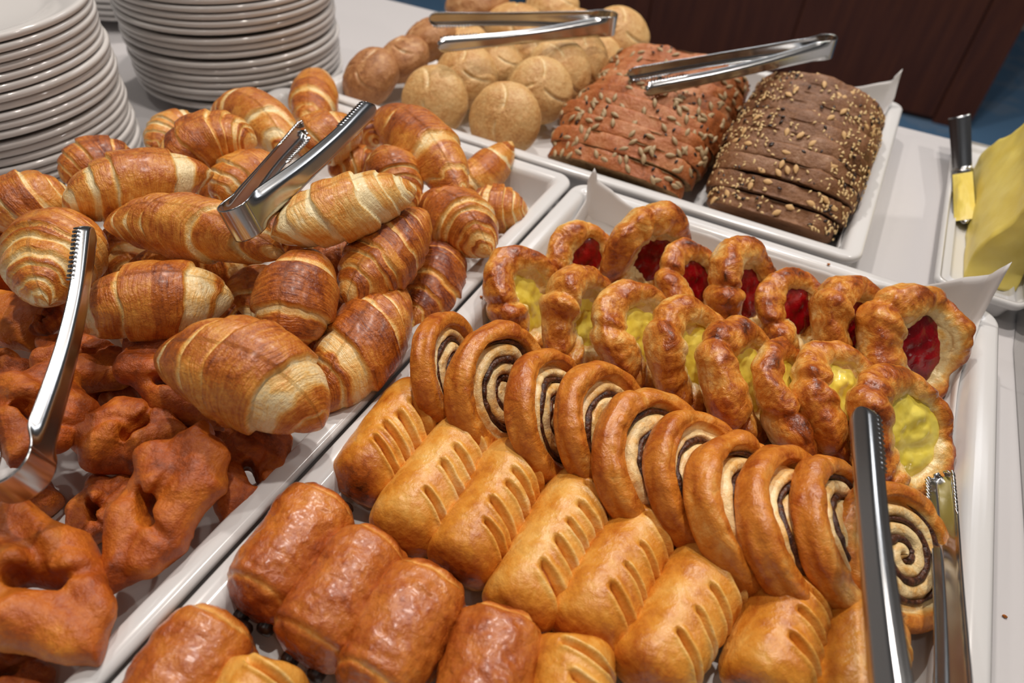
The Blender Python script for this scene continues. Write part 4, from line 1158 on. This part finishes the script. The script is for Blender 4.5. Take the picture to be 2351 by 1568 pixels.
def butter_block():
    n = 26
    lo = np.array([0.1245, 0.5480, 0.0178]); hi = np.array([0.1610, 0.735, 0.086])
    V = []; Q = []
    for ax in range(3):
        for sd in (0, 1):
            u, v = (ax + 1) % 3, (ax + 2) % 3
            a = np.linspace(0, 1, n)
            A_, B_ = np.meshgrid(a, a, indexing='ij')
            p = np.zeros((n, n, 3)); p[..., ax] = sd; p[..., u] = A_; p[..., v] = B_
            Q.append((grid_quads(n, n, False) + len(V) * n * n)[:, ::(1 if sd else -1)])
            V.append(p.reshape(-1, 3))
    v = np.concatenate(V); q = np.concatenate(Q)
    cpt = v * 2 - 1
    sq = np.sign(cpt) * np.abs(cpt)
    rnd = nrm(cpt) * np.max(np.abs(cpt), 1, keepdims=True)
    cpt = cpt * 0.93 + rnd * 0.07 * 1.3
    p = lo + (cpt + 1) / 2 * (hi - lo)
    # carved slope on the side towards the knife
    zt = (p[:, 2] - lo[2]) / (hi[2] - lo[2])
    p[:, 0] += 0.012 * sstep(0.25, 1.0, zt) * np.clip((hi[0] - p[:, 0]) / (hi[0] - lo[0]), 0, 1)
    p[:, 1] -= 0.030 * sstep(0.3, 1, zt) * sstep(0.65, 0.735, p[:, 1])
    foot = sstep(0.22, 0.0, zt)
    p[:, 1] -= 0.006 * foot * (p[:, 1] < lo[1] + 0.02)
    p += 0.0016 * np.stack([fbm(p, 60, 3), fbm(p, 60, 5), fbm(p, 60, 7)], -1)
    return p, q
v, q = butter_block()
lv, b = centred(v)
o = obj('butter_block', make_mesh('butter_block', lv, q, M_BUTTER), label='carved block of yellow butter on the white dish', cat='butter', loc=b)
md = o.modifiers.new('weld', 'WELD'); md.merge_threshold = 0.0002

# butter knife resting on the far dish rim
ka, kb = np.array(P(2216, 512, .0245)), np.array(P(2203, 270, .036))
d = nrm(kb - ka); side = nrm(np.cross(d, [0, 0, 1])); side = nrm(side * math.cos(0.5) + np.cross(side, d) * math.sin(0.5)); up_ = np.cross(side, d)
Lk = np.linalg.norm(kb - ka)
def strip(t0, t1, wf, th_, n=30):
    V = []
    for t in np.linspace(t0, t1, n):
        c_ = ka + d * Lk * t; w_ = wf(t)
        V.append([c_ - side * w_ + up_ * th_, c_ + side * w_ + up_ * th_, c_ + side * w_ - up_ * th_, c_ - side * w_ - up_ * th_])
    V = np.array(V); return V.reshape(-1, 3)
kn = thing('butter_knife', 'steel butter knife resting on the dish beside the butter block', 'knife', loc=tuple(ka))
bl = strip(0, 0.46, lambda t: 0.0085 * math.sqrt(max(0.04, min(1, t * 9))), 0.0006) - ka
hd = strip(0.455, 1.0, lambda t: 0.0058 + 0.004 * t, 0.0016) - ka
obj('blade', make_mesh('blade', bl, fix_out(bl, np.concatenate([grid_quads(30, 4), [[0, 1, 2, 3], [116, 117, 118, 119]]])), M_STEEL, smooth=False), kn)
obj('handle', make_mesh('handle', hd, fix_out(hd, np.concatenate([grid_quads(30, 4), [[0, 1, 2, 3], [116, 117, 118, 119]]])), M_STEEL, smooth=False), kn)
g = np.linspace(-1, 1, 24)
U, Vv = np.meshgrid(g, g, indexing='ij')
rr_ = np.clip(1 - U ** 4, 0, 1) * np.clip(1 - Vv ** 2, 0, 1)
hgt = 0.0035 * rr_ * (1 + 0.5 * fbm(np.stack([U, Vv, 0 * U], -1), 2.0, 4))
sm = (ka + d * (Lk * (0.22 + 0.20 * U))[..., None] + side * (0.0078 * Vv)[..., None] + up_ * (0.0007 + hgt)[..., None]) - ka
obj('butter_smear', make_mesh('butter_smear', sm.reshape(-1, 3), grid_quads(24, 24, False), M_BUTTER), kn, label='smear of soft butter on the blade')

# ------------------------------------------------------------------ crumbs
for lb, px, py, z in (('tiny brown crumb on the rim of the danish tray', 1902, 608, .0352), ('tiny crumb on the bare table beside the danish tray', 2306, 1416, .0003), ('tiny crumb on the tray rim beside the first custard danish', 1105, 683, .0352)):
    d_ = nrm(np.array([[math.sin(a) * math.cos(b), math.sin(a) * math.sin(b), math.cos(a)] for a in np.linspace(0.05, 3.09, 9) for b in np.linspace(0, 2 * math.pi, 13)[:-1]]))
    v = d_ * (0.0009 * (1 + 0.5 * noise(d_, 2.0, int(px))))[:, None] * np.array([1.2, .9, .7]) + np.array([0, 0, 0.0006])
    obj('crumb', make_mesh('crumb', v, fix_out(v, grid_quads(9, 12)), M_PUFF, {'bake': np.full(len(v), 0.75)}), label=lb, cat='crumb', group='crumbs', loc=P(px, py, z))
